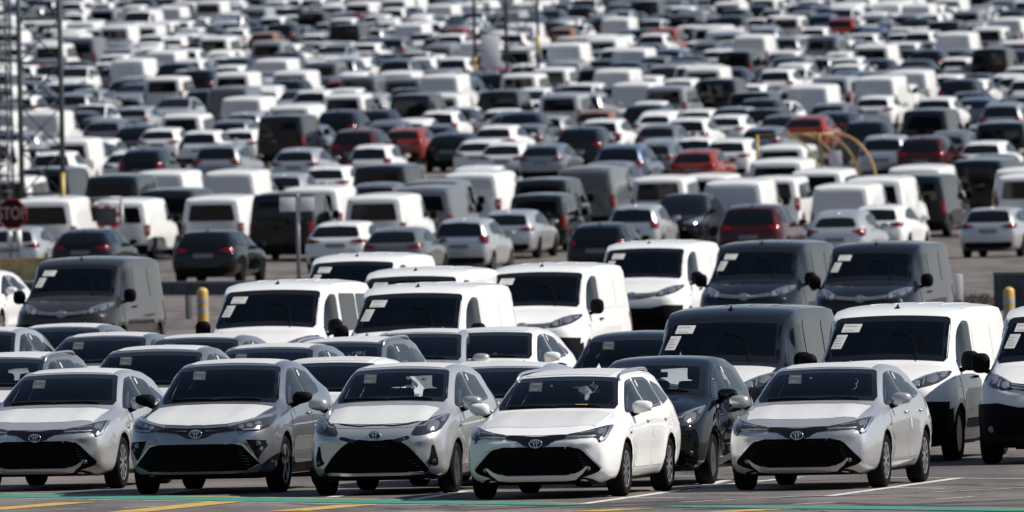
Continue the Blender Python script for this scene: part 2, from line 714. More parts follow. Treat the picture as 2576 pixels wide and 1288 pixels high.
# ------------------------------------------------------------------ vehicle kinds: station tables and outlines
# row: y, underside z, sill half-width, widest half-width, its z, shoulder half-width, its z, roof-edge half-width, its z, centre-line z
HATCH = [
 (-2.185, .30, .42, .50, .45, .46, .60, .40, .655, .67), (-2.15, .24, .56, .66, .45, .62, .63, .54, .70, .715),
 (-2.08, .20, .66, .76, .46, .72, .66, .62, .735, .76), (-1.95, .18, .74, .83, .48, .79, .71, .66, .785, .815),
 (-1.75, .17, .79, .87, .52, .83, .77, .68, .84, .875), (-1.45, .17, .80, .885, .58, .845, .83, .69, .895, .93),
 (-1.10, .17, .80, .89, .60, .845, .88, .70, .94, .975), (-.95, .17, .80, .89, .60, .84, .90, .705, .965, 1.0),
 (-.60, .17, .80, .89, .60, .842, .92, .665, 1.13, 1.185), (-.20, .17, .80, .89, .60, .845, .935, .60, 1.29, 1.35),
 (.10, .17, .80, .89, .60, .845, .945, .575, 1.355, 1.415), (.50, .17, .80, .89, .60, .845, .95, .565, 1.375, 1.435),
 (1.0, .17, .80, .895, .61, .845, .96, .56, 1.36, 1.42), (1.5, .18, .80, .895, .63, .835, .97, .55, 1.31, 1.365),
 (1.80, .20, .79, .885, .64, .815, .975, .54, 1.255, 1.31), (1.95, .22, .78, .87, .64, .79, .965, .575, 1.14, 1.18),
 (2.08, .24, .75, .84, .64, .75, .94, .61, 1.0, 1.02), (2.14, .27, .70, .80, .62, .71, .90, .60, .94, .955), (2.185, .32, .60, .72, .60, .64, .80, .56, .84, .85)]

def stretch(rows):
    out = []
    for r in rows:
        y = r[0]
        if y > .3:
            y += .29 * min(1.0, (y - .3) / 1.0)
        up = .05 * max(0.0, min(1.0, (r[0] - .6) / .9)) if r[0] < 1.85 else (.03 if r[0] < 2.0 else 0)
        out.append((y - .13,) + r[1:7] + (r[7], r[8] + up, r[9] + up))
    return out
ESTATE = stretch(HATCH)
CITY = [
 (-1.97, .30, .40, .50, .45, .46, .58, .40, .66, .68), (-1.93, .23, .54, .63, .46, .60, .63, .52, .73, .75),
 (-1.85, .19, .62, .72, .48, .68, .69, .58, .79, .815), (-1.70, .17, .70, .79, .50, .75, .76, .61, .86, .89),
 (-1.45, .17, .74, .825, .55, .79, .85, .63, .93, .97), (-1.15, .17, .75, .84, .60, .80, .91, .64, .985, 1.03),
 (-1.0, .17, .75, .842, .60, .80, .935, .65, 1.02, 1.07), (-.60, .17, .75, .845, .60, .805, .955, .615, 1.22, 1.285),
 (-.25, .17, .75, .847, .60, .806, .97, .57, 1.37, 1.435), (.05, .17, .75, .847, .60, .806, .98, .55, 1.43, 1.495),
 (.50, .17, .75, .847, .60, .805, .99, .545, 1.45, 1.51), (1.0, .17, .75, .847, .61, .80, 1.0, .54, 1.43, 1.49),
 (1.45, .18, .75, .845, .63, .79, 1.02, .53, 1.38, 1.435), (1.70, .20, .74, .83, .64, .77, 1.02, .525, 1.32, 1.37),
 (1.82, .22, .72, .81, .64, .74, .98, .57, 1.10, 1.13), (1.89, .24, .69, .78, .62, .71, .93, .60, .98, 1.0), (1.94, .27, .63, .74, .60, .66, .85, .58, .89, .90), (1.97, .32, .55, .66, .55, .58, .76, .52, .80, .81)]
CROSS = [
 (-2.195, .34, .42, .52, .52, .48, .67, .42, .735, .75), (-2.15, .27, .58, .67, .52, .64, .72, .57, .785, .805),
 (-2.07, .23, .68, .77, .54, .73, .765, .63, .835, .857), (-1.92, .21, .76, .85, .57, .80, .82, .67, .885, .912),
 (-1.70, .20, .80, .885, .62, .835, .87, .69, .925, .958), (-1.35, .20, .81, .897, .66, .845, .92, .70, .965, 1.005),
 (-1.0, .20, .81, .895, .66, .845, .955, .71, 1.0, 1.045), (-.88, .20, .81, .895, .66, .843, .965, .705, 1.02, 1.065),
 (-.50, .20, .81, .892, .66, .84, 1.01, .65, 1.25, 1.31), (-.15, .20, .81, .89, .66, .838, 1.02, .595, 1.42, 1.48),
 (.15, .20, .81, .89, .66, .838, 1.03, .575, 1.48, 1.545), (.60, .20, .81, .892, .66, .838, 1.05, .565, 1.50, 1.565),
 (1.1, .20, .81, .897, .68, .835, 1.08, .55, 1.475, 1.535), (1.5, .21, .81, .897, .70, .825, 1.14, .53, 1.41, 1.465),
 (1.75, .23, .80, .885, .70, .80, 1.15, .52, 1.33, 1.38), (1.95, .25, .78, .86, .70, .77, 1.07, .57, 1.15, 1.19),
 (2.08, .27, .75, .82, .68, .75, .98, .61, 1.03, 1.05), (2.15, .31, .68, .77, .66, .70, .90, .58, .95, .96), (2.195, .36, .55, .70, .65, .62, .80, .55, .84, .85)]
VAN = [
 (-2.48, .35, .48, .60, .58, .56, .78, .50, .86, .875), (-2.43, .26, .64, .74, .58, .70, .82, .62, .92, .94),
 (-2.33, .22, .74, .84, .60, .78, .87, .68, .97, 1.0), (-2.15, .20, .82, .90, .64, .85, .93, .72, 1.04, 1.08),
 (-1.9, .20, .86, .94, .68, .89, 1.0, .75, 1.11, 1.155), (-1.7, .20, .87, .955, .70, .90, 1.05, .77, 1.16, 1.205),
 (-1.62, .20, .87, .955, .70, .90, 1.07, .775, 1.18, 1.23), (-1.3, .20, .88, .96, .70, .905, 1.10, .75, 1.42, 1.48),
 (-.95, .20, .88, .96, .70, .91, 1.12, .715, 1.68, 1.74), (-.70, .20, .88, .96, .70, .912, 1.13, .715, 1.80, 1.865),
 (-.40, .20, .88, .96, .70, .914, 1.14, .725, 1.86, 1.92), (.30, .20, .88, .96, .70, .916, 1.14, .73, 1.885, 1.95),
 (1.5, .20, .88, .96, .70, .916, 1.14, .73, 1.875, 1.94), (2.2, .21, .87, .955, .70, .91, 1.14, .72, 1.85, 1.91),
 (2.38, .23, .86, .94, .70, .90, 1.13, .71, 1.82, 1.875), (2.45, .26, .84, .915, .70, .875, 1.12, .69, 1.79, 1.83), (2.48, .32, .80, .86, .70, .83, 1.12, .65, 1.72, 1.76)]
MPV = [(r[0] * .89, r[1], r[2] * .955, r[3] * .955, r[4] * .98, r[5] * .955, r[6] * .95, r[7] * .955, r[8] * .94, r[9] * .94) for r in VAN]
SUV = [(r[0] * 1.045, r[1] + .01, r[2] * 1.03, r[3] * 1.03, r[4] * 1.05, r[5] * 1.03, r[6] * 1.06, r[7] * 1.04, r[8] * 1.075, r[9] * 1.075) for r in CROSS[:12]] + [
 (1.1, .21, .83, .925, .72, .865, 1.12, .60, 1.61, 1.675), (1.6, .22, .83, .925, .72, .86, 1.13, .59, 1.57, 1.63), (1.9, .23, .82, .92, .72, .845, 1.13, .58, 1.52, 1.575),
 (2.05, .25, .80, .90, .72, .82, 1.12, .61, 1.32, 1.36), (2.17, .28, .77, .86, .70, .79, 1.05, .65, 1.11, 1.13), (2.25, .32, .70, .80, .68, .74, .96, .62, 1.0, 1.01), (2.295, .38, .60, .73, .66, .66, .85, .58, .89, .90)]

def boxier(rows, dw, dz, y0):
    out = []
    for r in rows:
        k = max(0.0, min(1.0, (r[0] - y0) / .3))
        out.append(r[:7] + (r[7] + dw * k, min(r[8] + dz * k, r[9] - .012), r[9]))
    return out
HATCH, ESTATE, CITY = boxier(HATCH, .025, .02, -.4), boxier(ESTATE, .03, .02, -.5), boxier(CITY, .025, .02, -.4)
CROSS, SUV = boxier(CROSS, .03, .02, -.35), boxier(SUV, .03, .02, -.35)
VAN, MPV = boxier(VAN, .065, .0, -1.0), boxier(MPV, .062, .0, -.9)

# fa/ra axle positions, wr wheel radius, track outer face
SPEC = {
 'hatch': dict(rows=HATCH, fa=-1.245, ra=1.395, wr=.316, tx=.885, H=1.435, W=1.79, Lg=4.37, ws=(-.95, -.20), spoke='multi'),
 'estate': dict(rows=ESTATE, fa=-1.375, ra=1.325, wr=.316, tx=.885, H=1.485, W=1.79, Lg=4.66, ws=(-1.08, -.33), spoke='multi'),
 'city': dict(rows=CITY, fa=-1.18, ra=1.33, wr=.30, tx=.835, H=1.51, W=1.695, Lg=3.94, ws=(-1.0, -.25), spoke='steel'),
 'cross': dict(rows=CROSS, fa=-1.255, ra=1.385, wr=.34, tx=.89, H=1.565, W=1.795, Lg=4.39, ws=(-.88, -.15), spoke='five'),
 'suv': dict(rows=SUV, fa=-1.31, ra=1.38, wr=.355, tx=.915, H=1.685, W=1.855, Lg=4.6, ws=(-.92, -.16), spoke='five'),
 'van': dict(rows=VAN, fa=-1.60, ra=1.675, wr=.335, tx=.945, H=1.95, W=1.92, Lg=4.96, ws=(-1.62, -.75), spoke='steel'),
 'mpv': dict(rows=MPV, fa=-1.42, ra=1.49, wr=.32, tx=.90, H=1.835, W=1.84, Lg=4.41, ws=(-1.44, -.67), spoke='steel'),
}
def sh(poly, dx=0.0, dz=0.0, sx=1.0, sz=1.0):
    return [(p[0] * sx + dx, p[1] * sz + dz) for p in poly]
def flip(poly):
    return [(-p[0], p[1]) for p in poly]

def screen(wb, zb, cb, wt, zt, ct):
    """windscreen outline in front view: bottom and top edges bowed by cb and ct"""
    lo = [(-wb + 2 * wb * k / 8, zb + cb * (1 - ((k - 4) / 4) ** 2)) for k in range(9)]
    hi = [(wt - 2 * wt * k / 8, zt + ct * (1 - ((k - 4) / 4) ** 2)) for k in range(9)]
    a = ((lo[-1][0] * .18 + hi[0][0] * .82) + .012, lo[-1][1] * .18 + hi[0][1] * .82)
    return lo + [a] + hi + [(-a[0], a[1])]
WS = {
 'hatch': screen(.715, 1.0, .02, .575, 1.350, .022), 'city': screen(.665, 1.06, .028, .555, 1.425, .025),
 'cross': screen(.715, 1.052, .03, .595, 1.472, .022), 'van': screen(.785, 1.225, .04, .71, 1.775, .03),
}
WS['estate'] = WS['hatch']
WS['suv'] = sh(WS['cross'], sx=1.04, sz=1.075)
WS['mpv'] = sh(WS['van'], sx=.955, sz=.94)
SIDEW = {  # side windows (y, z), front one first
 'hatch': [[(-.80, .955), (.26, .985), (.22, 1.325), (-.05, 1.30), (-.20, 1.245)], [(.34, .988), (1.12, 1.02), (1.05, 1.20), (.92, 1.265), (.30, 1.327)], [(1.18, 1.025), (1.46, 1.06), (1.12, 1.20)]],
 'estate': [[(-.93, .955), (.13, .985), (.09, 1.325), (-.18, 1.30), (-.33, 1.245)], [(.21, .988), (1.13, 1.015), (1.10, 1.27), (.9, 1.325), (.17, 1.33)], [(1.20, 1.02), (1.78, 1.08), (1.62, 1.22), (1.17, 1.28)]],
 'city': [[(-.80, 1.01), (.22, 1.03), (.18, 1.385), (-.05, 1.37), (-.25, 1.29)], [(.30, 1.035), (1.10, 1.07), (1.12, 1.20), (.98, 1.33), (.26, 1.39)]],
 'cross': [[(-.72, 1.015), (.33, 1.055), (.30, 1.44), (.05, 1.43), (-.12, 1.36)], [(.41, 1.085), (1.12, 1.16), (1.22, 1.26), (1.05, 1.38), (.38, 1.445)]],
 'suv': [[(-.75, 1.13), (.40, 1.15), (.36, 1.55), (.05, 1.54), (-.14, 1.46)], [(.48, 1.155), (1.28, 1.18), (1.32, 1.42), (1.2, 1.50), (.44, 1.555)], [(1.38, 1.19), (1.78, 1.25), (1.70, 1.40), (1.42, 1.46)]],
 'van': [[(-1.30, 1.20), (-1.16, 1.17), (-.36, 1.18), (-.33, 1.70), (-.66, 1.72), (-.80, 1.66)]],
}
SIDEW['mpv'] = [sh(p, sx=.89, sz=.94) for p in SIDEW['van']] + [[(-.20, 1.10), (.75, 1.10), (.75, 1.58), (-.20, 1.60)], [(.83, 1.10), (1.75, 1.12), (1.66, 1.54), (.83, 1.58)]]
REARW = {
 'hatch': [(-.66, .995), (.66, .995), (.55, 1.275), (0, 1.30), (-.55, 1.275)],
 'estate': [(-.65, 1.02), (.65, 1.02), (.55, 1.32), (0, 1.345), (-.55, 1.32)],
 'city': [(-.63, 1.01), (.63, 1.01), (.54, 1.35), (0, 1.375), (-.54, 1.35)],
 'cross': [(-.58, 1.10), (.58, 1.10), (.46, 1.33), (0, 1.355), (-.46, 1.33)],
 'suv': [(-.68, 1.14), (.68, 1.14), (.58, 1.50), (0, 1.53), (-.58, 1.50)],
 'van': [(-.72, 1.16), (.72, 1.16), (.63, 1.67), (-.63, 1.67)],
 'mpv': [(-.68, 1.08), (.68, 1.08), (.60, 1.60), (-.60, 1.60)],
}
TAILP = {
 'hatch': [(.40, .90), (.70, .955), (.80, .93), (.80, .84), (.66, .815), (.44, .865)],
 'estate': [(.40, .92), (.70, .975), (.80, .95), (.80, .85), (.66, .825), (.44, .88)],
 'city': [(.54, 1.02), (.70, 1.04), (.76, .92), (.74, .80), (.60, .83)],
 'cross': [(.42, .99), (.74, 1.05), (.80, .98), (.80, .84), (.70, .84), (.62, .95)],
 'suv': [(.48, 1.09), (.76, 1.13), (.84, 1.06), (.84, .92), (.70, .94), (.52, 1.04)],
 'van': [(.80, 1.10), (.895, 1.12), (.92, .74), (.83, .74)],
 'mpv': [(.76, 1.16), (.855, 1.16), (.88, .72), (.79, .74)],
}
HEADP = {
 'hatch': [(.33, .735), (.55, .768), (.79, .84), (.815, .80), (.79, .67), (.72, .635), (.685, .70), (.52, .70), (.34, .69)],
 'city': [(.42, .695), (.50, .83), (.62, .895), (.755, .94), (.78, .86), (.735, .735), (.60, .70)],
 'cross': [(.32, .795), (.56, .858), (.78, .93), (.845, .915), (.84, .80), (.73, .742), (.46, .752)],
 'van': [(.36, .935), (.50, .90), (.76, .955), (.86, 1.04), (.865, 1.12), (.74, 1.115), (.52, 1.03)],
}
HEADP['estate'] = HEADP['hatch']
HEADP['suv'] = sh(HEADP['cross'], sx=1.03, sz=1.09)
HEADP['mpv'] = sh(HEADP['van'], sx=.955, sz=.96)
GRILP = {
 'hatch': [(-.44, .60), (.44, .60), (.53, .565), (.74, .345), (.70, .30), (.50, .235), (-.50, .235), (-.70, .30), (-.74, .345), (-.53, .565)],
 'city': [(-.23, .66), (0, .635), (.23, .66), (.36, .60), (.48, .49), (.63, .30), (.60, .262), (-.60, .262), (-.63, .30), (-.48, .49), (-.36, .60)],
 'cross': [(-.47, .60), (.47, .60), (.56, .575), (.75, .36), (.70, .275), (-.70, .275), (-.75, .36), (-.56, .575)],
 'van': [(-.56, .60), (.56, .60), (.66, .44), (.60, .36), (-.60, .36), (-.66, .44)],
}
GRILP['estate'] = GRILP['hatch']
GRILP['suv'] = sh(GRILP['cross'], sz=1.08)
GRILP['mpv'] = sh(GRILP['van'], sx=.955)

DEF_PAINT = (.8, .8, .8, 0.0)

def put(pr, name, poly, axis, m, parent, off=.004, step=.05, rounds=1, bulge=0.0, sharp=40):
    bm = patch_bm(pr, poly, axis, off, step, rounds, bulge)
    return from_bm(name, bm, m, parent, True, None, sharp)

def wheel(parent, spec, side, y, fine, right):
    wr, tx = spec['wr'], spec['tx']
    cx = side * (tx - .10)
    bm = bmesh.new()
    sg = 40 if fine else 16
    hw = .102
    prof = [(-hw * .8, wr * .66), (-hw, wr * .78), (-hw, wr * .90), (-hw * .84, wr * .975), (-hw * .5, wr), (hw * .5, wr), (hw * .84, wr * .975), (hw, wr * .90), (hw, wr * .78), (hw * .8, wr * .66)]
    lathe(bm, prof, sg, 'X')
    ty = from_bm('wheel', bm, TYRE, parent, True, (cx, y, wr), 50)
    # rim on the outer face
    bm = bmesh.new()
    ri = wr * .68
    o = side * hw * .82
    b = side * hw * .15
    lathe(bm, [(o * 1.0, ri), (o * 1.05, ri * .95), (o * .7, ri * .90), (b, ri * .86), (b, .02)], sg, 'X', mi=1)
    style = spec['spoke']
    n = {'multi': 10, 'five': 5, 'steel': 7}[style]
    if style == 'steel':
        lathe(bm, [(o * .9, ri * .99), (o * .9, ri * .86), (o * .55, ri * .7), (o * .75, ri * .4), (o * .8, .02)], sg, 'X', mi=1)
        if fine:
            for k in range(9):
                t = 2 * math.pi * k / 9
                blob(bm, (o * .68, ri * .62 * math.cos(t), ri * .62 * math.sin(t)), .012, .022, .022, 8, 2)
        lathe(bm, [(o * .95, ri * .28), (o * 1.0, ri * .2), (o * 1.0, .005)], 12, 'X', mi=0)
    else:
        if fine:
            for k in range(n):
                t = 2 * math.pi * k / n
                tw = .018 if style == 'multi' else .035
                rot = Matrix.Rotation(t, 4, 'X')
                for dt in ((-.10, .10) if style == 'multi' else (-.13, .13)):
                    r2 = Matrix.Rotation(t + dt * .6, 4, 'X')
                    c = r2 @ Vector((o * .86, 0, ri * .58))
                    box(bm, c.x, c.y, c.z, .03, tw, ri * .78, 0, 0, r2)
            lathe(bm, [(o * .98, ri * .24), (o * 1.04, ri * .18), (o * 1.04, .004)], 16, 'X', mi=0)
            lathe(bm, [(o * .84, ri * 1.0), (o * 1.08, ri * .985), (o * 1.08, ri * .93), (o * .8, ri * .90)], sg, 'X', mi=0)
        else:
            lathe(bm, [(o * .9, ri * .98), (o * .95, ri * .5), (o * .9, .01)], sg, 'X', mi=0)
    m0 = RIMDK if style == 'steel' else RIM
    from_bm('rim', bm, [m0, RIMDK if style == 'steel' else WELL, WELL], ty, True, None, 30)
    return ty

def emblem(parent, pr, z, scale=1.0):
    """three interlocking ellipses on the nose"""
    p, nr = pr.hit('F', 0, z)
    bm = bmesh.new()
    def ell(cx, cz, a, b, r):
        tube(bm, [(cx + a * math.cos(t), 0, cz + b * math.sin(t)) for t in [2 * math.pi * k / 28 for k in range(28)]], r, 6, 0, True)
    ell(0, 0, .072, .048, .0065)
    ell(0, .022, .043, .018, .0055)
    ell(0, -.004, .018, .043, .0055)
    pl = put(pr, 'emblem_backing', [(.066 * scale * math.cos(q), z + .044 * scale * math.sin(q)) for q in [2 * math.pi * k / 20 for k in range(20)]], 'F', GLOSSBLK, parent, .011, .04, 0)
    o = from_bm('emblem', bm, CHROME, parent, True, None, 80)
    o.location = p + Vector((0, -.022 if z < .85 else -.04, 0))
    o.rotation_euler = (R(-8), 0, 0)
    o.scale = (scale, scale, scale)
    return o

def mirror_part(parent, sp, side, m, kind, fine):
    """door mirror: shell with a stalk"""
    shl = Shell(sp['rows'])
    yb = sp['ws'][0] + (.32 if kind not in ('van', 'mpv') else .36)
    zb = shl.at(yb)[5] + .03
    xb = shl.at(yb)[4]
    big = kind in ('van', 'mpv')
    bm = bmesh.new()
    sx, sy, sz = (.115, .07, .125) if big else (.118, .085, .072)
    cx, cz = xb + (.12 if big else .115), zb + (.10 if big else .07)
    blob(bm, (side * cx, yb + .01, cz), sx, sy, sz, 18 if fine else 10, 0, .72)
    if not big:
        for v in bm.verts:      # the housing thins out towards its tip
            q = (abs(v.co.x) - cx) / sx
            v.co.z = cz + (v.co.z - cz) * (1 - .22 * q) + .012 * q
    # flat glass side
    for v in bm.verts:
        if v.co.y > yb + .05:
            v.co.y = yb + .05
    o = from_bm('door_mirror', bm, m, parent, True, None, 50)
    bm = bmesh.new()
    tube(bm, [(side * (xb - .02), yb, zb - .02), (side * (xb + .06), yb, zb + .005), (side * (cx - sx * .3), yb, cz - sz * .75)], [.032, .028, .022], 8)
    from_bm('mirror_stalk', bm, BLACKPL, o)
    if fine:
        bm = bmesh.new()
        box(bm, side * cx, yb + .0535, cz, sx * 1.55, .005, sz * 1.45, .002)
        from_bm('mirror_glass', bm, CHROME, o)
    return o

def sculpt(kind, sp, bm):
    """press the character lines into the shell: arch flares, door hollow, shoulder line, bumper ridges"""
    big = kind in ('van', 'mpv')
    yf = sp['rows'][0][0]
    W = sp['W'] / 2
    def g(a, s):
        return math.exp(-(a / s) ** 2)
    def win(a, lo, hi, soft):
        return max(0.0, min(1.0, (a - lo) / soft)) * max(0.0, min(1.0, (hi - a) / soft))
    for v in bm.verts:
        x, y, z = v.co
        ax = abs(x)
        s = 1 if x > 0 else -1
        if ax > W * .72 and z < 1.1:
            q = 0.0
            for ya in (sp['fa'], sp['ra']):
                d = math.hypot(y - ya, z - sp['wr'])
                q += (.018 if not big else .012) * g(d - sp['wr'] - .095, .05)
            w_ = win(y, sp['fa'] + .45, sp['ra'] - .40, .25)
            q -= (.026 if not big else .012) * g(z - .50, .11) * w_
            q += .012 * g(z - .32, .05) * w_
            q += .010 * g(z - (.80 if not big else .92) - .04 * (y - sp['fa']) / 2.6, .045) * win(y, sp['fa'] - .2, sp['ra'] + .3, .3)
            v.co.x += s * q
        if y < yf + .55 and not big:
            f = 0.0
            f += .030 * g(ax - .77, .05) * win(z, .22, .62, .1)
            f += .020 * g(z - (.635 if kind != 'cross' else .64), .035) * win(ax, .30, .80, .15)
            f -= .016 * g(z - .50, .08) * win(ax, .60, .74, .06)
            v.co.y -= f
        if y < yf + 1.25 and z > .72 and ax < .62 and y > yf + .12 and not big:
            # two faint ridges along the bonnet
            v.co.z += .010 * g(ax - .46, .08) * win(y, yf + .12, yf + 1.25, .2)

def make_car(kind, fine, variant=''):
    """one vehicle: an Empty on the ground at the middle of the wheelbase, parts as children. fine = near enough to see the cabin"""
    sp = SPEC[kind]
    nm = {'hatch': 'parked_hatchback', 'estate': 'parked_estate', 'city': 'small_hatchback', 'cross': 'crossover', 'suv': 'parked_suv', 'van': 'panel_van', 'mpv': 'passenger_van'}[kind]
    root = empty(nm)
    shl = Shell(sp['rows'])
    big = kind in ('van', 'mpv')
    counts = [1, 1, 4, 4, 5, 3, 3, 3, 4] if fine else [1, 1, 2, 2, 3, 2, 2, 2, 2]
    bm = shl.build(64 if fine else 26, counts)
    sculpt(kind, sp, bm)
    pr = Proj(bm)
    body = from_bm('body', bm, [PAINT], root, True, None, 60)
    body.color = DEF_PAINT
    st = .04 if fine else .09
    # --- wheel arches, cabin, window openings
    cut = []
    for y in (sp['fa'], sp['ra']):
        for s in (-1, 1):
            b = bmesh.new()
            rr = sp['wr'] + .045
            lathe(b, [(s * .56, rr), (s * 1.3, rr)], 32 if fine else 16, 'X', (0, y, sp['wr'] + .005))
            cut.append((b, WELL))
    wins = SIDEW[kind]
    if kind == 'van' and variant == 'glazed':
        wins = wins + [[(-.12, 1.17), (1.0, 1.17), (1.0, 1.70), (-.12, 1.72)], [(1.1, 1.17), (2.2, 1.18), (2.1, 1.68), (1.1, 1.70)]]
    wsc = WS[kind]
    rear_panes = [REARW[kind]]
    if kind == 'van':
        rear_panes = [] if variant == 'blind' else rear_panes
    see = fine and not (big and variant == 'blind')
    if fine:
        c0, c1 = sp['ws']
        yr = sp['rows'][-1][0]
        rows = []
        ye = (yr - .5) if not big else .1
        ys = [c0 + .20, c0 + .45, c1 + .10, c1 + .45, c1 + .9, ye - .35, ye]
        ys = sorted(set(round(q, 3) for q in ys))
        b = bmesh.new()
        rings = []
        for y in ys:
            zb, wb, wm, zm, ws_, zs, wr, zr, zt = shl.at(y)
            hz = min(zt - .05, zt - .05)
            sec = [(0, zs - .42), (wm - .13, zs - .42), (ws_ - .085, zs - .03), (wr - .05, max(zr - .035, zs - .0)), (0, zt - .055)]
            ring = [b.verts.new((x, y, z)) for x, z in sec] + [b.verts.new((-x, y, z)) for x, z in reversed(sec[1:-1])]
            rings.append(ring)
        n = len(rings[0])
        for r0, r1 in zip(rings, rings[1:]):
            for k in range(n):
                b.faces.new((r0[k], r0[(k + 1) % n], r1[(k + 1) % n], r1[k]))
        b.faces.new(rings[0]); b.faces.new(list(reversed(rings[-1])))
        bmesh.ops.recalc_face_normals(b, faces=b.faces[:])
        cut.append((b, INTER))
        cut.append((prism_bm(inset_poly(chaikin(wsc, 1), .012), 'F', -3.0, c1 + .16), INTER))
        if not big:
            for p in wins[:2]:
                for s, ax in ((1, 'S'), (-1, 'L')):
                    cut.append((prism_bm(inset_poly(chaikin(p, 1), .012), 'S', s * .45, s * 1.2), INTER))
            cut.append((prism_bm(inset_poly(chaikin(REARW[kind], 1), .03), 'R', yr - .95, yr + .5), INTER))
        else:
            for s in (1, -1):
                cut.append((prism_bm(inset_poly(chaikin(wins[0], 1), .012), 'S', s * .5, s * 1.2), INTER))
    boolean(body, cut)
    body.data.materials.append(BLACKPL)
    ui = len(body.data.materials) - 1
    for f in body.data.polygons:
        if f.material_index == 0 and (f.center.z < (.25 if big else .195) or (big and f.center.y < -1.98 and f.center.z < .66)):
            f.material_index = ui
    gm = GLASS if fine else DGLASS
    # --- glazing
    wo = put(pr, 'windscreen', wsc, 'F', gm, root, .002 if fine else .012, .05 if fine else .08)
    if fine:
        from_bm('windscreen_border', ring_bm(pr, wsc, 'F', .05 if not big else .07, .0035), GLOSSBLK, wo)
    for i, p in enumerate(wins):
        for s, ax in ((1, 'S'), (-1, 'L')):
            g = gm if (i < 2 and not big) or (i == 0) else DGLASS
            wi = put(pr, 'side_window', p, ax, g, root, .003 if fine else .016, .06)
            if fine:
                from_bm('window_trim', ring_bm(pr, inset_poly(p, -.012), ax, .02, .004), GLOSSBLK, wi)
    for p in rear_panes:
        wi = put(pr, 'rear_window', p, 'R', GLASS if (fine and not big) else DGLASS, root, .003 if fine else .014, .06)
        if fine:
            from_bm('rear_window_border', ring_bm(pr, p, 'R', .035, .0045), GLOSSBLK, wi)
    if kind == 'van':
        # pressed door panels and the middle seam at the back
        if variant == 'blind':
            o = put(pr, 'tailgate_panel', [(-.76, 1.14), (.76, 1.14), (.66, 1.71), (-.66, 1.71)], 'R', PAINT, root, .010, .08, 1)
            o.color = DEF_PAINT
        put(pr, 'rear_bumper', [(-.9, .48), (.9, .48), (.86, .27), (-.86, .27)], 'R', BLACKPL, root, .02, .06)
        if fine:
            for s, ax in ((1, 'S'), (-1, 'L')):
                for k, pn in enumerate(([(-.20, 1.19), (1.02, 1.19), (1.02, 1.72), (-.20, 1.74)], [(1.12, 1.19), (2.22, 1.20), (2.10, 1.70), (1.12, 1.72)])):
                    if variant == 'glazed':
                        continue
                    o = put(pr, 'side_panel', pn, ax, PAINT, root, .006, .08)
                    o.color = DEF_PAINT
                o = put(pr, 'rubbing_strip', [(-1.15, .52), (1.2, .52), (1.2, .40), (-1.15, .40)], ax, BLACKPL, root, .012, .08)
    # --- lamps, front
    for s in (1, -1):
        hp = HEADP[kind] if s > 0 else flip(HEADP[kind])
        ho = put(pr, 'headlight', hp, 'F', LAMPDK if fine else LENS, root, .006, .03 if fine else .06, 1, .012)
        if fine:
            def at(x, z, d):
                p, nr = pr.hit('F', s * x, z)
                return p + nr * d
            def bar(name, line, wd, m, o=.02):
                put(pr, name, ribbon_poly([(s * x, z) for x, z in line], wd), 'F', m, ho, o, .03, 0, .004)
            def eye(x, z, rx, rz, m=LENS):
                put(pr, 'lamp_lens', [(s * x + rx * math.cos(t), z + rz * math.sin(t)) for t in [2 * math.pi * k / 14 for k in range(14)]], 'F', m, ho, .019, .02, 0, .012)
            if kind in ('hatch', 'estate'):
                eye(.715, .757, .036, .033)
                eye(.715, .757, .018, .017, LAMPBR)
                bar('light_bar', ((.795, .815), (.79, .75), (.772, .685), (.725, .655)), .02, LAMPBR)
                bar('light_bar', ((.745, .80), (.76, .75), (.742, .70)), .008, LAMPBR)
                bar('light_bar', ((.36, .70), (.48, .706), (.60, .708), (.675, .708)), .009, SATIN)
                bar('light_bar', ((.50, .735), (.60, .752), (.66, .762)), .014, LENS)
            elif kind == 'city':
                eye(.655, .795, .06, .058, LENS)
                eye(.655, .795, .032, .032, LAMPBR)
                eye(.735, .865, .022, .035, LENS)
                bar('light_bar', ((.50, .785), (.57, .80), (.60, .84), (.68, .885), (.75, .915)), .014, SATIN)
            elif kind in ('cross', 'suv'):
                q = 1.0 if kind == 'cross' else 1.09
                for x, z in ((.54, .79), (.625, .805), (.71, .825)):
                    eye(x, z * q, .034, .022)
                bar('light_bar', [(x, z * q) for x, z in ((.38, .802), (.56, .842), (.70, .884), (.80, .908))], .026, LAMPBR)
                bar('light_bar', [(x, z * q) for x, z in ((.55, .762), (.66, .762), (.73, .77))], .012, LAMPBR)
            else:
                q = .96 if kind == 'mpv' else 1.0
                eye(.705 * q, 1.02 * q, .065, .05)
                eye(.705 * q, 1.02 * q, .034, .03, LAMPBR)
                eye(.535 * q, .965 * q, .05, .038, LAMPBR)
                eye(.80 * q, 1.065 * q, .03, .034, LENS)
                bar('light_bar', [(x * q, z * q) for x, z in ((.50, 1.0), (.62, 1.055), (.74, 1.09), (.83, 1.10))], .016, LAMPBR)
                bar('light_bar', [(x * q, z * q) for x, z in ((.625, .945), (.615, 1.025))], .018, SATIN)
    # --- nose
    gr = put(pr, 'grille', GRILP[kind], 'F', GRILLE, root, .006, .05)
    ez = {'hatch': .64, 'estate': .64, 'city': .70, 'cross': .722, 'suv': .80, 'van': .935, 'mpv': .9}[kind]
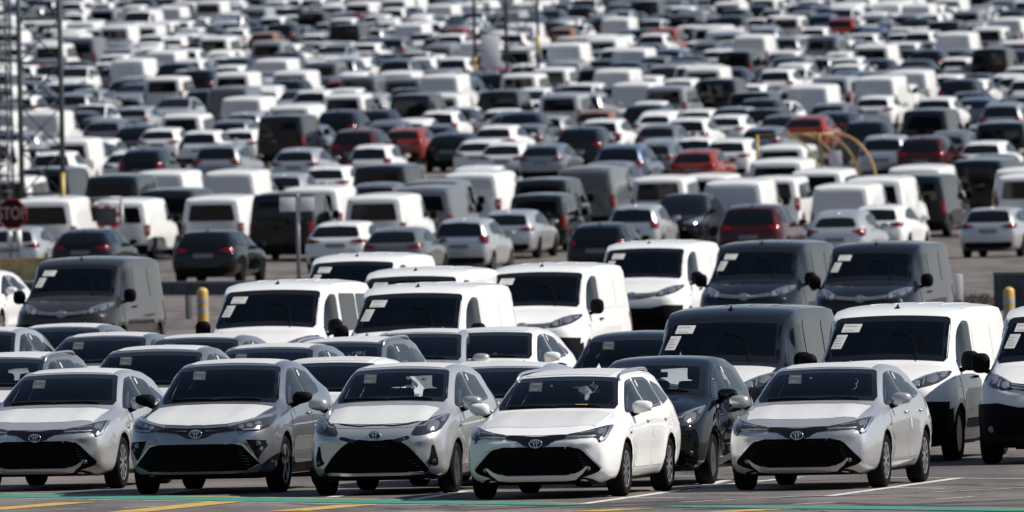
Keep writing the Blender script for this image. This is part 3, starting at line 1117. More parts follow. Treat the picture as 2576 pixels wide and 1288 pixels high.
    if kind in ('hatch', 'estate'):
        band = [(-.34, .737), (0, .712), (.34, .737), (.36, .69), (.20, .665), (.12, .60), (-.12, .60), (-.20, .665), (-.36, .69)]
        put(pr, 'upper_grille', band, 'F', GLOSSBLK, root, .008, .04, 1)
        if fine:
            for s in (1, -1):
                t = ribbon_poly([(s * .40, .602), (s * .50, .585), (s * .56, .55), (s * .74, .35)], [.012, .02, .026, .014])
                put(pr, 'grille_trim', t, 'F', SATIN, gr, .016, .04, 0, .006)
                b = bmesh.new()
                p, nr = pr.hit('F', s * .60, .345)
                blob(b, p + nr * .006, .026, .012, .026, 14)
                from_bm('fog_lamp', b, LENS, root)
            ln = [(-.585, .365), (-.52, .305), (-.45, .262), (-.34, .248), (.34, .248), (.45, .262), (.52, .305), (.585, .365)]
            lp = put(pr, 'bumper_lip', ribbon_poly(ln, [.012, .04, .055, .055, .055, .055, .04, .012]), 'F', PAINT, root, .022, .04, 0, .01)
            lp.color = DEF_PAINT
            b = bmesh.new()
            for k in range(9):
                z = .315 + k * .031
                hw = .60 - abs(z - .33) * .45
                pts = []
                for j in range(13):
                    x = -hw + 2 * hw * j / 12
                    p, nr = pr.hit('F', x, z)
                    pts.append(p + nr * .011)
                tube(b, pts, .0035, 4)
            from_bm('grille_bars', b, BLACKPL, gr)
        put(pr, 'front_valance', [(-.62, .235), (.62, .235), (.70, .16), (-.70, .16)], 'F', BLACKPL, root, .012, .06)
    elif kind == 'city':
        for s in (1, -1):
            put(pr, 'nose_whisker', [(s * .20, .648), (s * .40, .69), (s * .42, .662), (s * .28, .612)], 'F', GLOSSBLK, root, .007, .04, 0)
            put(pr, 'fog_recess', [(s * .675, .62), (s * .725, .42), (s * .72, .33), (s * .60, .375), (s * .645, .43)], 'F', BLACKPL, root, .007, .04, 1)
            if fine:
                b = bmesh.new()
                p, nr = pr.hit('F', s * .675, .39)
                blob(b, p + nr * .012, .03, .02, .03, 12)
                from_bm('fog_lamp', b, LAMPDK, root)
        if fine:
            lp = put(pr, 'bumper_lip', ribbon_poly([(-.56, .262), (-.3, .252), (.3, .252), (.56, .262)], .03), 'F', PAINT, root, .02, .04, 0, .008)
            lp.color = DEF_PAINT
            put(pr, 'bonnet_gap', ribbon_poly([(-.50, .85), (-.38, .822), (-.2, .803), (-.08, .81), (0, .815), (.08, .81), (.2, .803), (.38, .822), (.50, .85)], .018), 'F', GLOSSBLK, root, .006, .04, 0)
            b = bmesh.new()
            for k in range(9):
                z = .30 + k * .034
                hw = .54 - max(0, z - .32) * 1.15
                pts = []
                for j in range(13):
                    x = -hw + 2 * hw * j / 12
                    p, nr = pr.hit('F', x, z)
                    pts.append(p + nr * .011)
                tube(b, pts, .0035, 4)
            from_bm('grille_bars', b, BLACKPL, gr)
        put(pr, 'front_valance', [(-.70, .238), (.70, .238), (.70, .165), (-.70, .165)], 'F', BLACKPL, root, .012, .06)
    elif kind in ('cross', 'suv'):
        z0 = 1.0 if kind == 'cross' else 1.08
        band = sh([(-.36, .80), (-.15, .785), (.15, .785), (.36, .80), (.50, .752), (.24, .735), (.10, .662), (-.10, .662), (-.24, .735), (-.50, .752)], sz=z0)
        put(pr, 'upper_grille', band, 'F', GLOSSBLK, root, .008, .04, 1)
        for s in (1, -1):
            put(pr, 'fog_recess', sh([(s * .60, .645), (s * .80, .635), (s * .82, .57), (s * .72, .41), (s * .66, .53)], sz=z0), 'F', BLACKPL, root, .007, .05, 0)
            b = bmesh.new()
            p, nr = pr.hit('F', s * .725, .595 * z0)
            blob(b, p + nr * .008, .034, .014, .034, 14 if fine else 8)
            from_bm('fog_lamp', b, LENS, root)
            if fine:
                put(pr, 'grille_fang', [(s * .56, .275), (s * .72, .355), (s * .755, .315), (s * .70, .27)], 'F', SATIN, root, .016, .04, 0, .006)
                put(pr, 'grille_trim', ribbon_poly([(s * .48, .602), (s * .565, .58), (s * .76, .35)], [.012, .022, .014]), 'F', SATIN, gr, .014, .04, 0, .005)
        if fine:
            put(pr, 'bumper_lip', ribbon_poly([(-.70, .278), (-.3, .268), (.3, .268), (.70, .278)], .022), 'F', SATIN, root, .014, .05, 0, .006)
            b = bmesh.new()
            for k in range(8):
                z = .32 + k * .034
                hw = .64 - abs(z - .36) * .6
                pts = []
                for j in range(13):
                    x = -hw + 2 * hw * j / 12
                    p, nr = pr.hit('F', x, z)
                    pts.append(p + nr * .011)
                tube(b, pts, .004, 4)
            from_bm('grille_bars', b, BLACKPL, gr)
        put(pr, 'front_valance', [(-.78, .262), (.78, .262), (.74, .19), (-.74, .19)], 'F', BLACKPL, root, .012, .06)
        for s, ax in ((1, 'S'), (-1, 'L')):
            put(pr, 'sill_cladding', [(sp['fa'] + .42, .34), (sp['ra'] - .42, .34), (sp['ra'] - .42, .22), (sp['fa'] + .42, .22)], ax, BLACKPL, root, .01, .1)
    else:
        q = 1.0 if kind == 'van' else .955
        band = sh([(-.56, 1.005), (-.3, .975), (0, .965), (.3, .975), (.56, 1.005), (.44, .93), (.22, .885), (0, .875), (-.22, .885), (-.44, .93)], sx=q, sz=q)
        put(pr, 'upper_grille', band, 'F', GLOSSBLK, root, .008, .05, 1)
        if fine:
            for dz in (.945, .915):
                put(pr, 'grille_trim', ribbon_poly([(-.46, dz + .025), (-.25, dz), (0, dz - .008), (.25, dz), (.46, dz + .025)], .011), 'F', SATIN, gr, .018, .05, 0, .004)
        fb = put(pr, 'front_bumper', sh([(-.90, .74), (-.62, .755), (-.36, .70), (.36, .70), (.62, .755), (.90, .74), (.89, .30), (-.89, .30)], sx=q, sz=q), 'F', BLACKPL, root, .016, .035 if fine else .08, 0)
        gr.location.y = -.012
        for s in (1, -1):
            b = bmesh.new()
            p, nr = pr.hit('F', s * .70 * q, .44)
            blob(b, p + nr * .012, .045, .014, .045, 14 if fine else 8)
            from_bm('fog_lamp', b, LENS, fb)
    emblem(root, pr, ez, 1.0 if not big else 1.25)
    # --- tail lamps, plate, rear bumper
    for s in (1, -1):
        tp = TAILP[kind] if s > 0 else flip(TAILP[kind])
        put(pr, 'tail_light', tp, 'R', TAIL, root, .007 if fine else .012, .05, 1, .008)
        # the lamp wraps round the flank
        zs = [p[1] for p in TAILP[kind]]
        yr = sp['rows'][-1][0]
        z0, z1 = min(zs), max(zs)
        put(pr, 'tail_light_side', [(yr - .30, z1 - .01), (yr - .06, z1), (yr - .03, z0), (yr - .16, z0 + .01)], 'S' if s > 0 else 'L', TAIL, root, .007, .06, 1, .006)
    pz = {'hatch': .76, 'estate': .76, 'city': .74, 'cross': .76, 'suv': .80, 'van': .66, 'mpv': .66}[kind]
    if not fine and not big:
        put(pr, 'number_plate', [(-.26, pz - .055), (.26, pz - .055), (.26, pz + .055), (-.26, pz + .055)], 'R', PLATE, root, .012, .15, 0)
    if not big:
        put(pr, 'rear_bumper', [(-.72, .45), (.72, .45), (.66, .27), (-.66, .27)], 'R', BLACKPL, root, .016, .06)
    # --- wheels and mirrors
    for y in (sp['fa'], sp['ra']):
        for s in (1, -1):
            wheel(root, sp, s, y, fine, s > 0)
    b = bmesh.new()
    for y in (sp['fa'], sp['ra']):
        tube(b, [(-sp['tx'] + .2, y, sp['wr']), (sp['tx'] - .2, y, sp['wr'])], .045, 8)
    box(b, 0, (sp['fa'] + sp['ra']) / 2, .215, 1.1, sp['ra'] - sp['fa'], .09)
    from_bm('underbody', b, WELL, root)
    mm = BLACKPL if big or variant == 'dark_mirrors' else PAINT
    for s in (1, -1):
        o = mirror_part(root, sp, s, mm, kind, fine)
        if mm is PAINT:
            o.color = DEF_PAINT
    # --- aerial
    b = bmesh.new()
    if big:
        y0 = sp['ws'][1] + .18
        zt = shl.at(y0)[8]
        blob(b, (0, y0, zt + .0), .035, .05, .018, 10)
        tube(b, [(0, y0 + .01, zt + .01), (0, y0 + .04, zt + .055)], [.018, .006], 6)
        from_bm('roof_aerial', b, BLACKPL, root)
    else:
        y0 = sp['rows'][-1][0] - .75
        zt = shl.at(y0)[8]
        v = [b.verts.new(p) for p in ((-.025, y0 - .1, zt - .01), (.025, y0 - .1, zt - .01), (.03, y0 + .08, zt - .01), (-.03, y0 + .08, zt - .01), (0, y0 + .07, zt + .075), (0, y0 + .03, zt + .06))]
        for f in ((0, 1, 5), (1, 2, 4, 5), (2, 3, 4), (3, 0, 5, 4)):
            b.faces.new([v[i] for i in f])
        o = from_bm('roof_aerial', b, PAINT, root)
        o.color = DEF_PAINT
    if not fine:
        return root
    # --- fine only: doors, handles, bonnet, cabin, films, stickers
    y1 = sp['ws'][0]
    if not big:
        zbelt = [p[1] for p in wins[0]][0] - .035
        f0, f1 = wins[0][0][0], wins[0][1][0] + .035
        r1 = wins[1][1][0]
        for s, ax in ((1, 'S'), (-1, 'L')):
            d1 = put(pr, 'front_door', [(f0 - .06, zbelt - .02), (f1 - .006, zbelt + .03), (f1 - .006, .33), (f0 + .08, .33), (f0 - .10, .60)], ax, PAINT, root, .006, .06, 1)
            d2 = put(pr, 'rear_door', [(f1 + .006, zbelt + .03), (r1 + .10, zbelt + .06), (r1 + .06, .86), (sp['ra'] - .34, .62), (sp['ra'] - .42, .33), (f1 + .006, .33)], ax, PAINT, root, .006, .06, 1)
            for d, yy in ((d1, f1 - .16), (d2, min(r1 - .02, sp['ra'] - .22))):
                d.color = DEF_PAINT
                p, nr = pr.hit(ax, yy, zbelt - .07)
                b = bmesh.new()
                tube(b, [p + nr * .008 + Vector((0, -.09, 0)), p + nr * .036 + Vector((0, -.05, 0)), p + nr * .036 + Vector((0, .05, 0)), p + nr * .008 + Vector((0, .09, 0))], .012, 6)
                h = from_bm('door_handle', b, PAINT, d)
                h.color = DEF_PAINT
            b = bmesh.new()
            p, nr = pr.hit(ax, f0 - .22, zbelt - .19)
            box(b, p.x + nr.x * .006, p.y, p.z, .008, .12, .022)
            from_bm('wing_badge', b, CHROME, root)
            put(pr, 'door_sticker', [(f1 + .10, .77), (f1 + .17, .77), (f1 + .17, .66), (f1 + .10, .66)], ax, PAPER, d2, .012, .05, 0)
            put(pr, 'window_sticker', [(f1 + .10, wins[0][2][1] - .02), (f1 + .17, wins[0][2][1] - .02), (f1 + .17, wins[0][2][1] - .09), (f1 + .10, wins[0][2][1] - .09)], ax, PAPER, root, .006, .05, 0)
    else:
        for s, ax in ((1, 'S'), (-1, 'L')):
            d1 = put(pr, 'front_door', [(-1.42, 1.10), (-.30, 1.13), (-.30, .36), (-1.18, .36), (-1.36, .66)], ax, PAINT, root, .006, .07, 1)
            d1.color = DEF_PAINT
            p, nr = pr.hit(ax, -.46, 1.02)
            b = bmesh.new()
            tube(b, [p + nr * .008 + Vector((0, -.10, 0)), p + nr * .04 + Vector((0, -.06, 0)), p + nr * .04 + Vector((0, .06, 0)), p + nr * .008 + Vector((0, .10, 0))], .016, 6)
            from_bm('door_handle', b, BLACKPL, d1)
            b = bmesh.new()
            p, nr = pr.hit(ax, -1.52, .93)
            box(b, p.x + nr.x * .004, p.y, p.z, .01, .10, .02)
            from_bm('wing_badge', b, CHROME, root)
            put(pr, 'side_skirt', [(-2.2, .64), (-2.0, .66), (-1.99, .30), (-2.2, .30)], ax, BLACKPL, root, .008, .07, 0)
    # bonnet skin: the shut line reads as a thin step
    rows = sp['rows']
    hoodrow = [r for r in rows if r[0] <= y1 - .02 and r[0] >= rows[1 if kind == 'cross' else 2][0]]
    edge = [(r[7] * .985, r[0]) for r in hoodrow]
    yf = hoodrow[0][0]
    prow = edge
    bon = [(x, y) for x, y in reversed(prow)] + [(.35, yf - .035), (0, yf - .05), (-.35, yf - .035)] + [(-x, y) for x, y in prow]
    bo = put(pr, 'bonnet', bon, 'T', PAINT, root, .006, .07, 0)
    bo.color = DEF_PAINT
    if variant not in ('bare', 'dark_bare') and not big:
        film = [(x * .985, min(y, y1 - .06)) for x, y in reversed(prow)]
        lo = yf + (.15 if kind in ('hatch', 'estate') else .03)
        film = [(x, max(y, lo + .05)) for x, y in film]
        film = film[:-1] + [(film[-1][0], lo + .08), (.36, lo + .01), (0, lo - .02), (-.36, lo + .01)] + [(-x, y) for x, y in reversed(film)]
        put(pr, 'bonnet_film', film, 'T', FILM, bo, .010, .06, 0)
    if not big and variant != 'dark_bare':
        ys_ = [sp['ws'][1] + .16 + k * .2 for k in range(30)]
        ys_ = [y for y in ys_ if y < rows[-1][0] - .72]
        rf = [(shl.at(y)[6] * .84, y) for y in ys_]
        put(pr, 'roof_film', rf + [(-x, y) for x, y in reversed(rf)], 'T', FILM, root, .006, .08, 1)
    if kind == 'estate':
        for s in (1, -1):
            b = bmesh.new()
            pts = []
            for k in range(15):
                y = -.30 + k * .135
                a = shl.at(y)
                up = .014 if 0 < k < 14 else -.012
                pts.append((s * (a[6] * .985), y, a[7] + .02 + up))
            tube(b, pts, .017, 8)
            from_bm('roof_rail', b, SATIN, root)
    if big:
        for x in (-.45, -.15, .15, .45):
            o = put(pr, 'roof_rib', [(x - .03, .0), (x + .03, .0), (x + .03, 2.1), (x - .03, 2.1)], 'T', PAINT, root, .004, .12, 1, .012)
            o.color = DEF_PAINT
    # cabin
    zs = shl.at(y1 + .5)[5]
    b = bmesh.new()
    dashy = y1 + .40
    box(b, 0, dashy, zs - .07, 2 * shl.at(dashy)[4] - .26, .44, .20, .05)
    blob(b, (.36, dashy + .08, zs + .03), .19, .12, .06, 12)
    ds = from_bm('dashboard', b, INTER, root)
    b = bmesh.new()
    t = Matrix.Translation((.36, dashy + .38, zs - .02)) @ Matrix.Rotation(R(68), 4, 'X')
    tube(b, [t @ Vector((.18 * math.cos(q), .18 * math.sin(q), 0)) for q in [2 * math.pi * k / 24 for k in range(24)]], .015, 6, 0, True)
    tube(b, [t @ Vector((-.17, 0, -.01)), t @ Vector((0, -.02, -.03)), t @ Vector((.17, 0, -.01))], .02, 6)
    from_bm('steering_wheel', b, GLOSSBLK, root)
    seatrows = [dashy + .95] + ([dashy + 1.75] if not big else [])
    for k, sy in enumerate(seatrows):
        for s in (1, -1):
            b = bmesh.new()
            rot = Matrix.Rotation(R(-14), 4, 'X')
            box(b, s * .36, sy, zs - .06, .46, .14, .62, .05, 0, rot)
            box(b, s * .36, sy - .28, zs - .36, .46, .50, .14, .04)
            se = from_bm('seat', b, SEAT, root)
            b = bmesh.new()
            box(b, s * .36, sy + .11, zs + .34, .25, .09, .17, .035, 0, rot)
            tube(b, [(s * .36 - .06, sy + .07, zs + .2), (s * .36 - .06, sy + .10, zs + .30)], .008, 6)
            tube(b, [(s * .36 + .06, sy + .07, zs + .2), (s * .36 + .06, sy + .10, zs + .30)], .008, 6)
            from_bm('headrest', b, SEAT, se)
    yv = sp['ws'][1] + .06
    b = bmesh.new()
    zt = shl.at(yv)[8]
    box(b, 0, yv, zt - .16, .23, .03, .065, .012)
    tube(b, [(0, yv, zt - .13), (0, yv + .02, zt - .045)], .01, 6)
    from_bm('rear_view_mirror', b, GLOSSBLK, root)
    # sheets stuck to the windscreen
    def sheet(x, z, wx, hz, lean, m, name='windscreen_label', lines=True):
        q = [(x - wx / 2 + lean * -.5, z - hz / 2), (x + wx / 2 - lean * .5, z - hz / 2), (x + wx / 2 + lean * .5, z + hz / 2), (x - wx / 2 + lean * .5, z + hz / 2)]
        o = put(pr, name, q, 'F', m, wo, .007, .06, 0)
        if lines:
            for j in range(2 if hz < .12 else 4):
                zz = z + hz * (.28 - .56 * j / (1 if hz < .12 else 3))
                put(pr, 'printed_line', [(x - wx * .34, zz - .006), (x + wx * (.30 - .12 * (j % 2)), zz - .006), (x + wx * (.30 - .12 * (j % 2)), zz + .006), (x - wx * .34, zz + .006)], 'F', PRINT if m is PAPER else LABELL, o, .0095, .08, 0)
        return o
    if big:
        sheet(-.50, 1.655, .23, .10, .02, PAPER)
        sheet(-.625, 1.49, .13, .17, .05, PAPER)
        b = bmesh.new()
        for s0 in (-1,):
            pts = [(.02, 1.60), (.18, 1.585), (.30, 1.52), (.36, 1.40), (.42, 1.25)]
            tube(b, [pr.hit('F', x, z)[0] + Vector((0, -.02, .01)) for x, z in pts], .0055, 6)
        from_bm('wiper', b, BLACKPL, root)
        put(pr, 'dashboard_paper', [(.30, 1.275), (.52, 1.285), (.50, 1.30), (.32, 1.30)], 'F', PAPER, wo, .004, .05, 0)
    else:
        GREYSH = LABELG
        zz = max(p[1] for p in WS[kind])
        sheet(-.33, zz - .115, .15, .10, -.028, GREYSH)
        b = bmesh.new()
        for (xa, xb_) in ((-.58, -.02), (-.02, .50)):
            pts = [(xa + (xb_ - xa) * k / 6, WS[kind][4][1] + .006 + .012 * math.sin(k / 6 * 3.1)) for k in range(7)]
            tube(b, [pr.hit('F', x, z)[0] + Vector((0, -.012, .012)) for x, z in pts], .009, 6)
        from_bm('wiper', b, BLACKPL, root)
    return root

LABELL = mat('grey_label_print', (0.14, 0.145, 0.15), 0.6)
LABELG = mat('grey_label_sheet', (0.065, 0.07, 0.075), 0.5)


def kids(o, ch):
    return ch.get(o, [])

def child_map():
    m = {}
    for o in bpy.data.objects:
        if o.parent:
            m.setdefault(o.parent, []).append(o)
    return m

PROTO = {}
CHMAP = {}
def proto(kind, fine, variant=''):
    k = (kind, fine, variant)
    if k not in PROTO:
        r = make_car(kind, fine, variant)
        PROTO[k] = r
        m = child_map()
        def walk(o):
            CHMAP[o] = m.get(o, [])
            for c in CHMAP[o]:
                walk(c)
        walk(r)
        r['used'] = 0
    return PROTO[k]

def copy_tree(o, parent=None):
    c = o.copy()
    COL.objects.link(c)
    if parent is not None:
        c.parent = parent
    for k in CHMAP.get(o, []):
        copy_tree(k, c)
    return c

def whole_mesh(kind, variant=''):
    """the far vehicle as one mesh with its materials, for copies too small to show their parts"""
    r = proto(kind, False, variant)
    bm = bmesh.new()
    mats = []
    def add(o, mtx):
        mm = mtx @ o.matrix_basis if o is not r else Matrix.Identity(4)
        if o.type == 'MESH':
            idx = []
            for m in o.data.materials:
                if m not in mats:
                    mats.append(m)
                idx.append(mats.index(m))
            t = o.data.copy()
            t.transform(mm)
            n0 = len(bm.faces)
            bm.from_mesh(t)
            bm.faces.ensure_lookup_table()
            for f in bm.faces[n0:]:
                f.material_index = idx[min(f.material_index, len(idx) - 1)]
            bpy.data.meshes.remove(t)
        for c in CHMAP.get(o, []):
            add(c, mm)
    add(r, Matrix.Identity(4))
    me = bpy.data.meshes.new(r.name + '_whole')
    bm.to_mesh(me)
    bm.free()
    for m in mats:
        me.materials.append(m)
    return me


# ------------------------------------------------------------------ ground
ASPH = mat('asphalt', (0.12, 0.11, 0.105), 0.85, 0, 0.25)
def build_asphalt():
    m = ASPH
    b = m.node_tree.nodes['Principled BSDF']
    tc = N(m, 'ShaderNodeTexCoord')
    def nz(scale, det, stretch_=None):
        n = N(m, 'ShaderNodeTexNoise')
        n.inputs['Scale'].default_value = scale
        n.inputs['Detail'].default_value = det
        if stretch_:
            mp = N(m, 'ShaderNodeMapping')
            mp.inputs['Scale'].default_value = stretch_
            L(m, tc.outputs['Object'], mp.inputs['Vector'])
            L(m, mp.outputs[0], n.inputs['Vector'])
        else:
            L(m, tc.outputs['Object'], n.inputs['Vector'])
        return n
    def ramp(n, a, b_, p0, p1):
        c = N(m, 'ShaderNodeValToRGB')
        c.color_ramp.elements[0].position = p0
        c.color_ramp.elements[1].position = p1
        c.color_ramp.elements[0].color = (*a, 1)
        c.color_ramp.elements[1].color = (*b_, 1)
        L(m, n.outputs['Fac'], c.inputs['Fac'])
        return c
    base = ramp(nz(0.22, 6), (0.115, 0.103, 0.096), (0.19, 0.168, 0.155), .35, .65)
    fine = ramp(nz(26.0, 4), (0.66, 0.66, 0.67), (1.25, 1.24, 1.22), .3, .7)
    strk = ramp(nz(1.0, 5, (0.9, 0.05, 1)), (0.62, 0.63, 0.66), (1.05, 1.05, 1.05), .38, .55)
    mx = N(m, 'ShaderNodeMix', data_type='RGBA', blend_type='MULTIPLY')
    mx.inputs['Factor'].default_value = 1
    L(m, base.outputs[0], mx.inputs['A']); L(m, fine.outputs[0], mx.inputs['B'])
    m2 = N(m, 'ShaderNodeMix', data_type='RGBA', blend_type='MULTIPLY')
    m2.inputs['Factor'].default_value = 0.8
    L(m, mx.outputs['Result'], m2.inputs['A']); L(m, strk.outputs[0], m2.inputs['B'])
    # sealed cracks and oil spots
    vo = N(m, 'ShaderNodeTexVoronoi', feature='DISTANCE_TO_EDGE')
    vo.inputs['Scale'].default_value = 0.16
    wv = nz(0.8, 4)
    ad = N(m, 'ShaderNodeVectorMath', operation='MULTIPLY_ADD')
    ad.inputs[1].default_value = (1.6, 1.6, 0)
    L(m, wv.outputs['Color'], ad.inputs[0]); L(m, tc.outputs['Object'], ad.inputs[2])
    L(m, ad.outputs[0], vo.inputs['Vector'])
    cr = N(m, 'ShaderNodeValToRGB')
    cr.color_ramp.elements[0].position = 0.004
    cr.color_ramp.elements[1].position = 0.012
    cr.color_ramp.elements[0].color = (.45, .45, .46, 1)
    L(m, vo.outputs['Distance'], cr.inputs['Fac'])
    m3 = N(m, 'ShaderNodeMix', data_type='RGBA', blend_type='MULTIPLY')
    m3.inputs['Factor'].default_value = 1
    L(m, m2.outputs['Result'], m3.inputs['A']); L(m, cr.outputs[0], m3.inputs['B'])
    oil = ramp(nz(1.3, 2), (1, 1, 1), (.5, .5, .51), .66, .74)
    m4 = N(m, 'ShaderNodeMix', data_type='RGBA', blend_type='MULTIPLY')
    m4.inputs['Factor'].default_value = 1
    L(m, m3.outputs['Result'], m4.inputs['A']); L(m, oil.outputs[0], m4.inputs['B'])
    L(m, m4.outputs['Result'], b.inputs['Base Color'])
    bp = N(m, 'ShaderNodeBump')
    bp.inputs['Strength'].default_value = 0.4
    bp.inputs['Distance'].default_value = 0.01
    n3 = nz(60.0, 3)
    L(m, n3.outputs['Fac'], bp.inputs['Height'])
    L(m, bp.outputs['Normal'], b.inputs['Normal'])
build_asphalt()

bm = bmesh.new()
ys = [-400, 0, 150, 200, 240, 300, 400, KINK, 700, 900, 1200, 1500, 1750, 2600, 4500]
prev = None
for y in ys:
    row = [bm.verts.new((x, y, ground_z(y))) for x in (-1500, -300, -60, -20, 0, 20, 60, 300, 1500)]
    if prev:
        for k in range(len(row) - 1):
            bm.faces.new((prev[k], prev[k + 1], row[k + 1], row[k]))
    prev = row
g = from_bm('ground', bm, ASPH, None, False)
tag(g, kind='structure')

LINEW = mat('line_paint_white', (0.62, 0.61, 0.58), 0.7)
vary(LINEW, 9.0, (0.30, 0.29, 0.28), (0.66, 0.65, 0.62), .36, .5)
LINEG = mat('line_paint_green', (0.045, 0.22, 0.155), 0.7)
vary(LINEG, 5.0, (0.035, 0.19, 0.135), (0.06, 0.26, 0.185), .3, .7)
LINEY = mat('line_paint_yellow', (0.48, 0.31, 0.06), 0.7)
vary(LINEY, 7.0, (0.30, 0.21, 0.09), (0.55, 0.36, 0.075), .34, .56)
SKID = mat('rubber_marks', (0.035, 0.035, 0.037), 0.8)
vary(SKID, 3.0, (0.028, 0.028, 0.03), (0.085, 0.08, 0.078), .4, .7)

def strip(name, px, wd, m, z, kind='structure', seg=1):
    """a painted band on the ground through picture positions px, wd metres wide"""
    pts = [gp(*p) for p in px]
    bm = bmesh.new()
    n = len(pts)
    rows = []
    for i, p in enumerate(pts):
        t = pts[min(i + 1, n - 1)] - pts[max(i - 1, 0)]
        nn = Vector((-t.y, t.x, 0)).normalized()
        h = (wd[i] if isinstance(wd, (list, tuple)) else wd) / 2
        zz = ground_z(p.y) + z
        a, b = p + nn * h, p - nn * h
        rows.append((bm.verts.new((a.x, a.y, zz)), bm.verts.new((b.x, b.y, zz))))
    for a, b in zip(rows, rows[1:]):
        bm.faces.new((a[0], a[1], b[1], b[0]))
    bmesh.ops.recalc_face_normals(bm, faces=bm.faces[:])
    for f in bm.faces:
        if f.normal.z < 0:
            f.normal_flip()
    o = from_bm(name, bm, m, None, False)
    return tag(o, kind=kind)

K = 2576 / 3840.0
def S(*pts):
    return [(x * K, y * K) for x, y in pts]
# green edge line with its thin worn borders
strip('road_marking_green', S((-60, 1858), (0, 1859), (640, 1870), (1280, 1880.5), (1900, 1890), (2175, 1895)), [1.0, 1.0, 1.05, 1.15, .8, .4], LINEG, .008)
strip('road_marking_green', S((2500, 1900), (2700, 1901), (3060, 1904), (3400, 1908), (3900, 1916)), [.4, .7, 1.0, .9, .7], LINEG, .008)
strip('road_marking_edge', S((-60, 1850), (640, 1861), (1280, 1870.5), (2175, 1889)), .14, LINEY, .004)
strip('road_marking_edge', S((-60, 1867), (640, 1879), (1280, 1890.5), (1900, 1897)), .10, LINEW, .004)
strip('road_marking_edge', S((2600, 1906), (3060, 1897.5), (3400, 1901), (3900, 1909)), .10, LINEY, .004)
# yellow slanting dashes in front of it
for a, b in (((-60, 1914), (290, 1885)), ((470, 1922), (855, 1882)), ((1080, 1918), (1345, 1894)), ((2690, 1922), (2910, 1910)), ((2190, 1920), (2380, 1909))):
    strip('road_marking_yellow', S(a, b), .5, LINEY, .006)
# white bay lines
for a, b in (((2190, 1890), (2640, 1827)), ((3110, 1861), (3600, 1793)), ((1535, 1877), (1760, 1840)), ((560, 1858), (800, 1828)), ((1240, 1866), (1330, 1850)), ((2640, 1827), (3000, 1790)), ((2560, 1842), (2740, 1798))):
    strip('bay_line', S(a, b), .15, LINEW, .0045)
for a, b in (((2280, 1866), (2560, 1868)), ((3330, 1830), (3540, 1833)), ((3330, 1792), (3900, 1797)), ((2340, 1785), (2700, 1788)), ((2560, 1884), (3000, 1862)), ((3000, 1862), (3480, 1848)), ((3480, 1848), (3900, 1826)), ((2960, 1893), (3130, 1885)), ((3500, 1874), (3650, 1864)), ((200, 1911), (320, 1908)), ((460, 1905), (590, 1900)), ((2150, 1918), (1500, 1920))):
    strip('bay_line', S(a, b), .09, LINEW, .005)
# rubber left by turning tyres
strip('tyre_marks', S((1700, 1915), (2100, 1898), (2560, 1878), (3060, 1862), (3500, 1845), (3900, 1824)), [.3, .4, .5, .5, .45, .4], SKID, .003)
strip('tyre_marks', S((2560, 1912), (3000, 1902), (3400, 1893), (3900, 1872)), [.3, .5, .45, .3], SKID, .003)
strip('tyre_marks', S((2100, 1905), (2560, 1893), (2700, 1893), (3000, 1888)), [.2, .3, .3, .2], SKID, .0035)
strip('tyre_marks', S((3100, 1885), (3400, 1896), (3560, 1898), (3900, 1893)), [.2, .3, .3, .2], SKID, .0035)
# far-side road lines
strip('road_marking_green', [(300, 771), (560, 768), (800, 764)], .3, LINEG, .004)
strip('road_marking_yellow', [(2380, 655), (2640, 648)], .5, LINEY, .006)


# ------------------------------------------------------------------ vehicles
COLORS = {'white': (.76, .76, .745, 0.0), 'silver': (.54, .545, .55, .6), 'grey': (.15, .155, .165, .4), 'black': (.004, .0043, .005, .0), 'charcoal': (.010, .011, .013, .05),
          'brown': (.034, .030, .027, .2), 'red': (.24, .034, .018, .05), 'maroon': (.045, .008, .008, .1), 'blue': (.10, .14, .21, .5), 'orange': (.26, .13, .06, .1), 'lightgrey': (.30, .315, .335, .4), 'slate': (.27, .285, .31, .75)}
WORD = {'lightgrey': 'light grey', 'slate': 'slate grey'}
KINDW = {'hatch': 'hatchback', 'estate': 'estate car', 'city': 'small hatchback', 'cross': 'crossover', 'suv': 'sport utility car', 'van': 'panel van', 'mpv': 'passenger van'}
CATW = {'hatch': 'car', 'estate': 'car', 'city': 'car', 'cross': 'car', 'suv': 'car', 'van': 'van', 'mpv': 'van'}
VEH = []          # dicts: root, kind, colour, pos, label

def tint(o, c):
    if o.type == 'MESH':
        o.color = c
    for k in o.children:
        tint(k, c)

def solve_roof(kind, x, y, facing, yaw):
    """centre of the vehicle on the ground from where its nearest roof edge centre (x) and roof top (y) show"""
    sp = SPEC[kind]
    xu, yu = unroll(x, y)
    d = dist_for(yu, sp['H'])
    if facing == 'f':
        ya, yp = sp['ws'][1], sp['ws'][1] + .7
    else:
        ya, yp = sp['rows'][-1][0] - .2, sp['rows'][-1][0] - .9
    c = math.cos(yaw)
    dc = d - yp * c
    da = dc + ya * c
    xa = (xu - 1288.0) / FPX * da
    xc = xa + ya * math.sin(yaw)
    return xc, dc

def solve_wheel(kind, x, y, yaw, side=1):
    """centre from where the front wheel on the viewer's right (side=1) touches the ground"""
    sp = SPEC[kind]
    p = gp(x, y)
    lx, ly = side * (sp['tx'] - .05), sp['fa'] - sp['wr'] * .25
    c, s = math.cos(yaw), math.sin(yaw)
    return p.x - (lx * c - ly * s), p.y - (lx * s + ly * c)

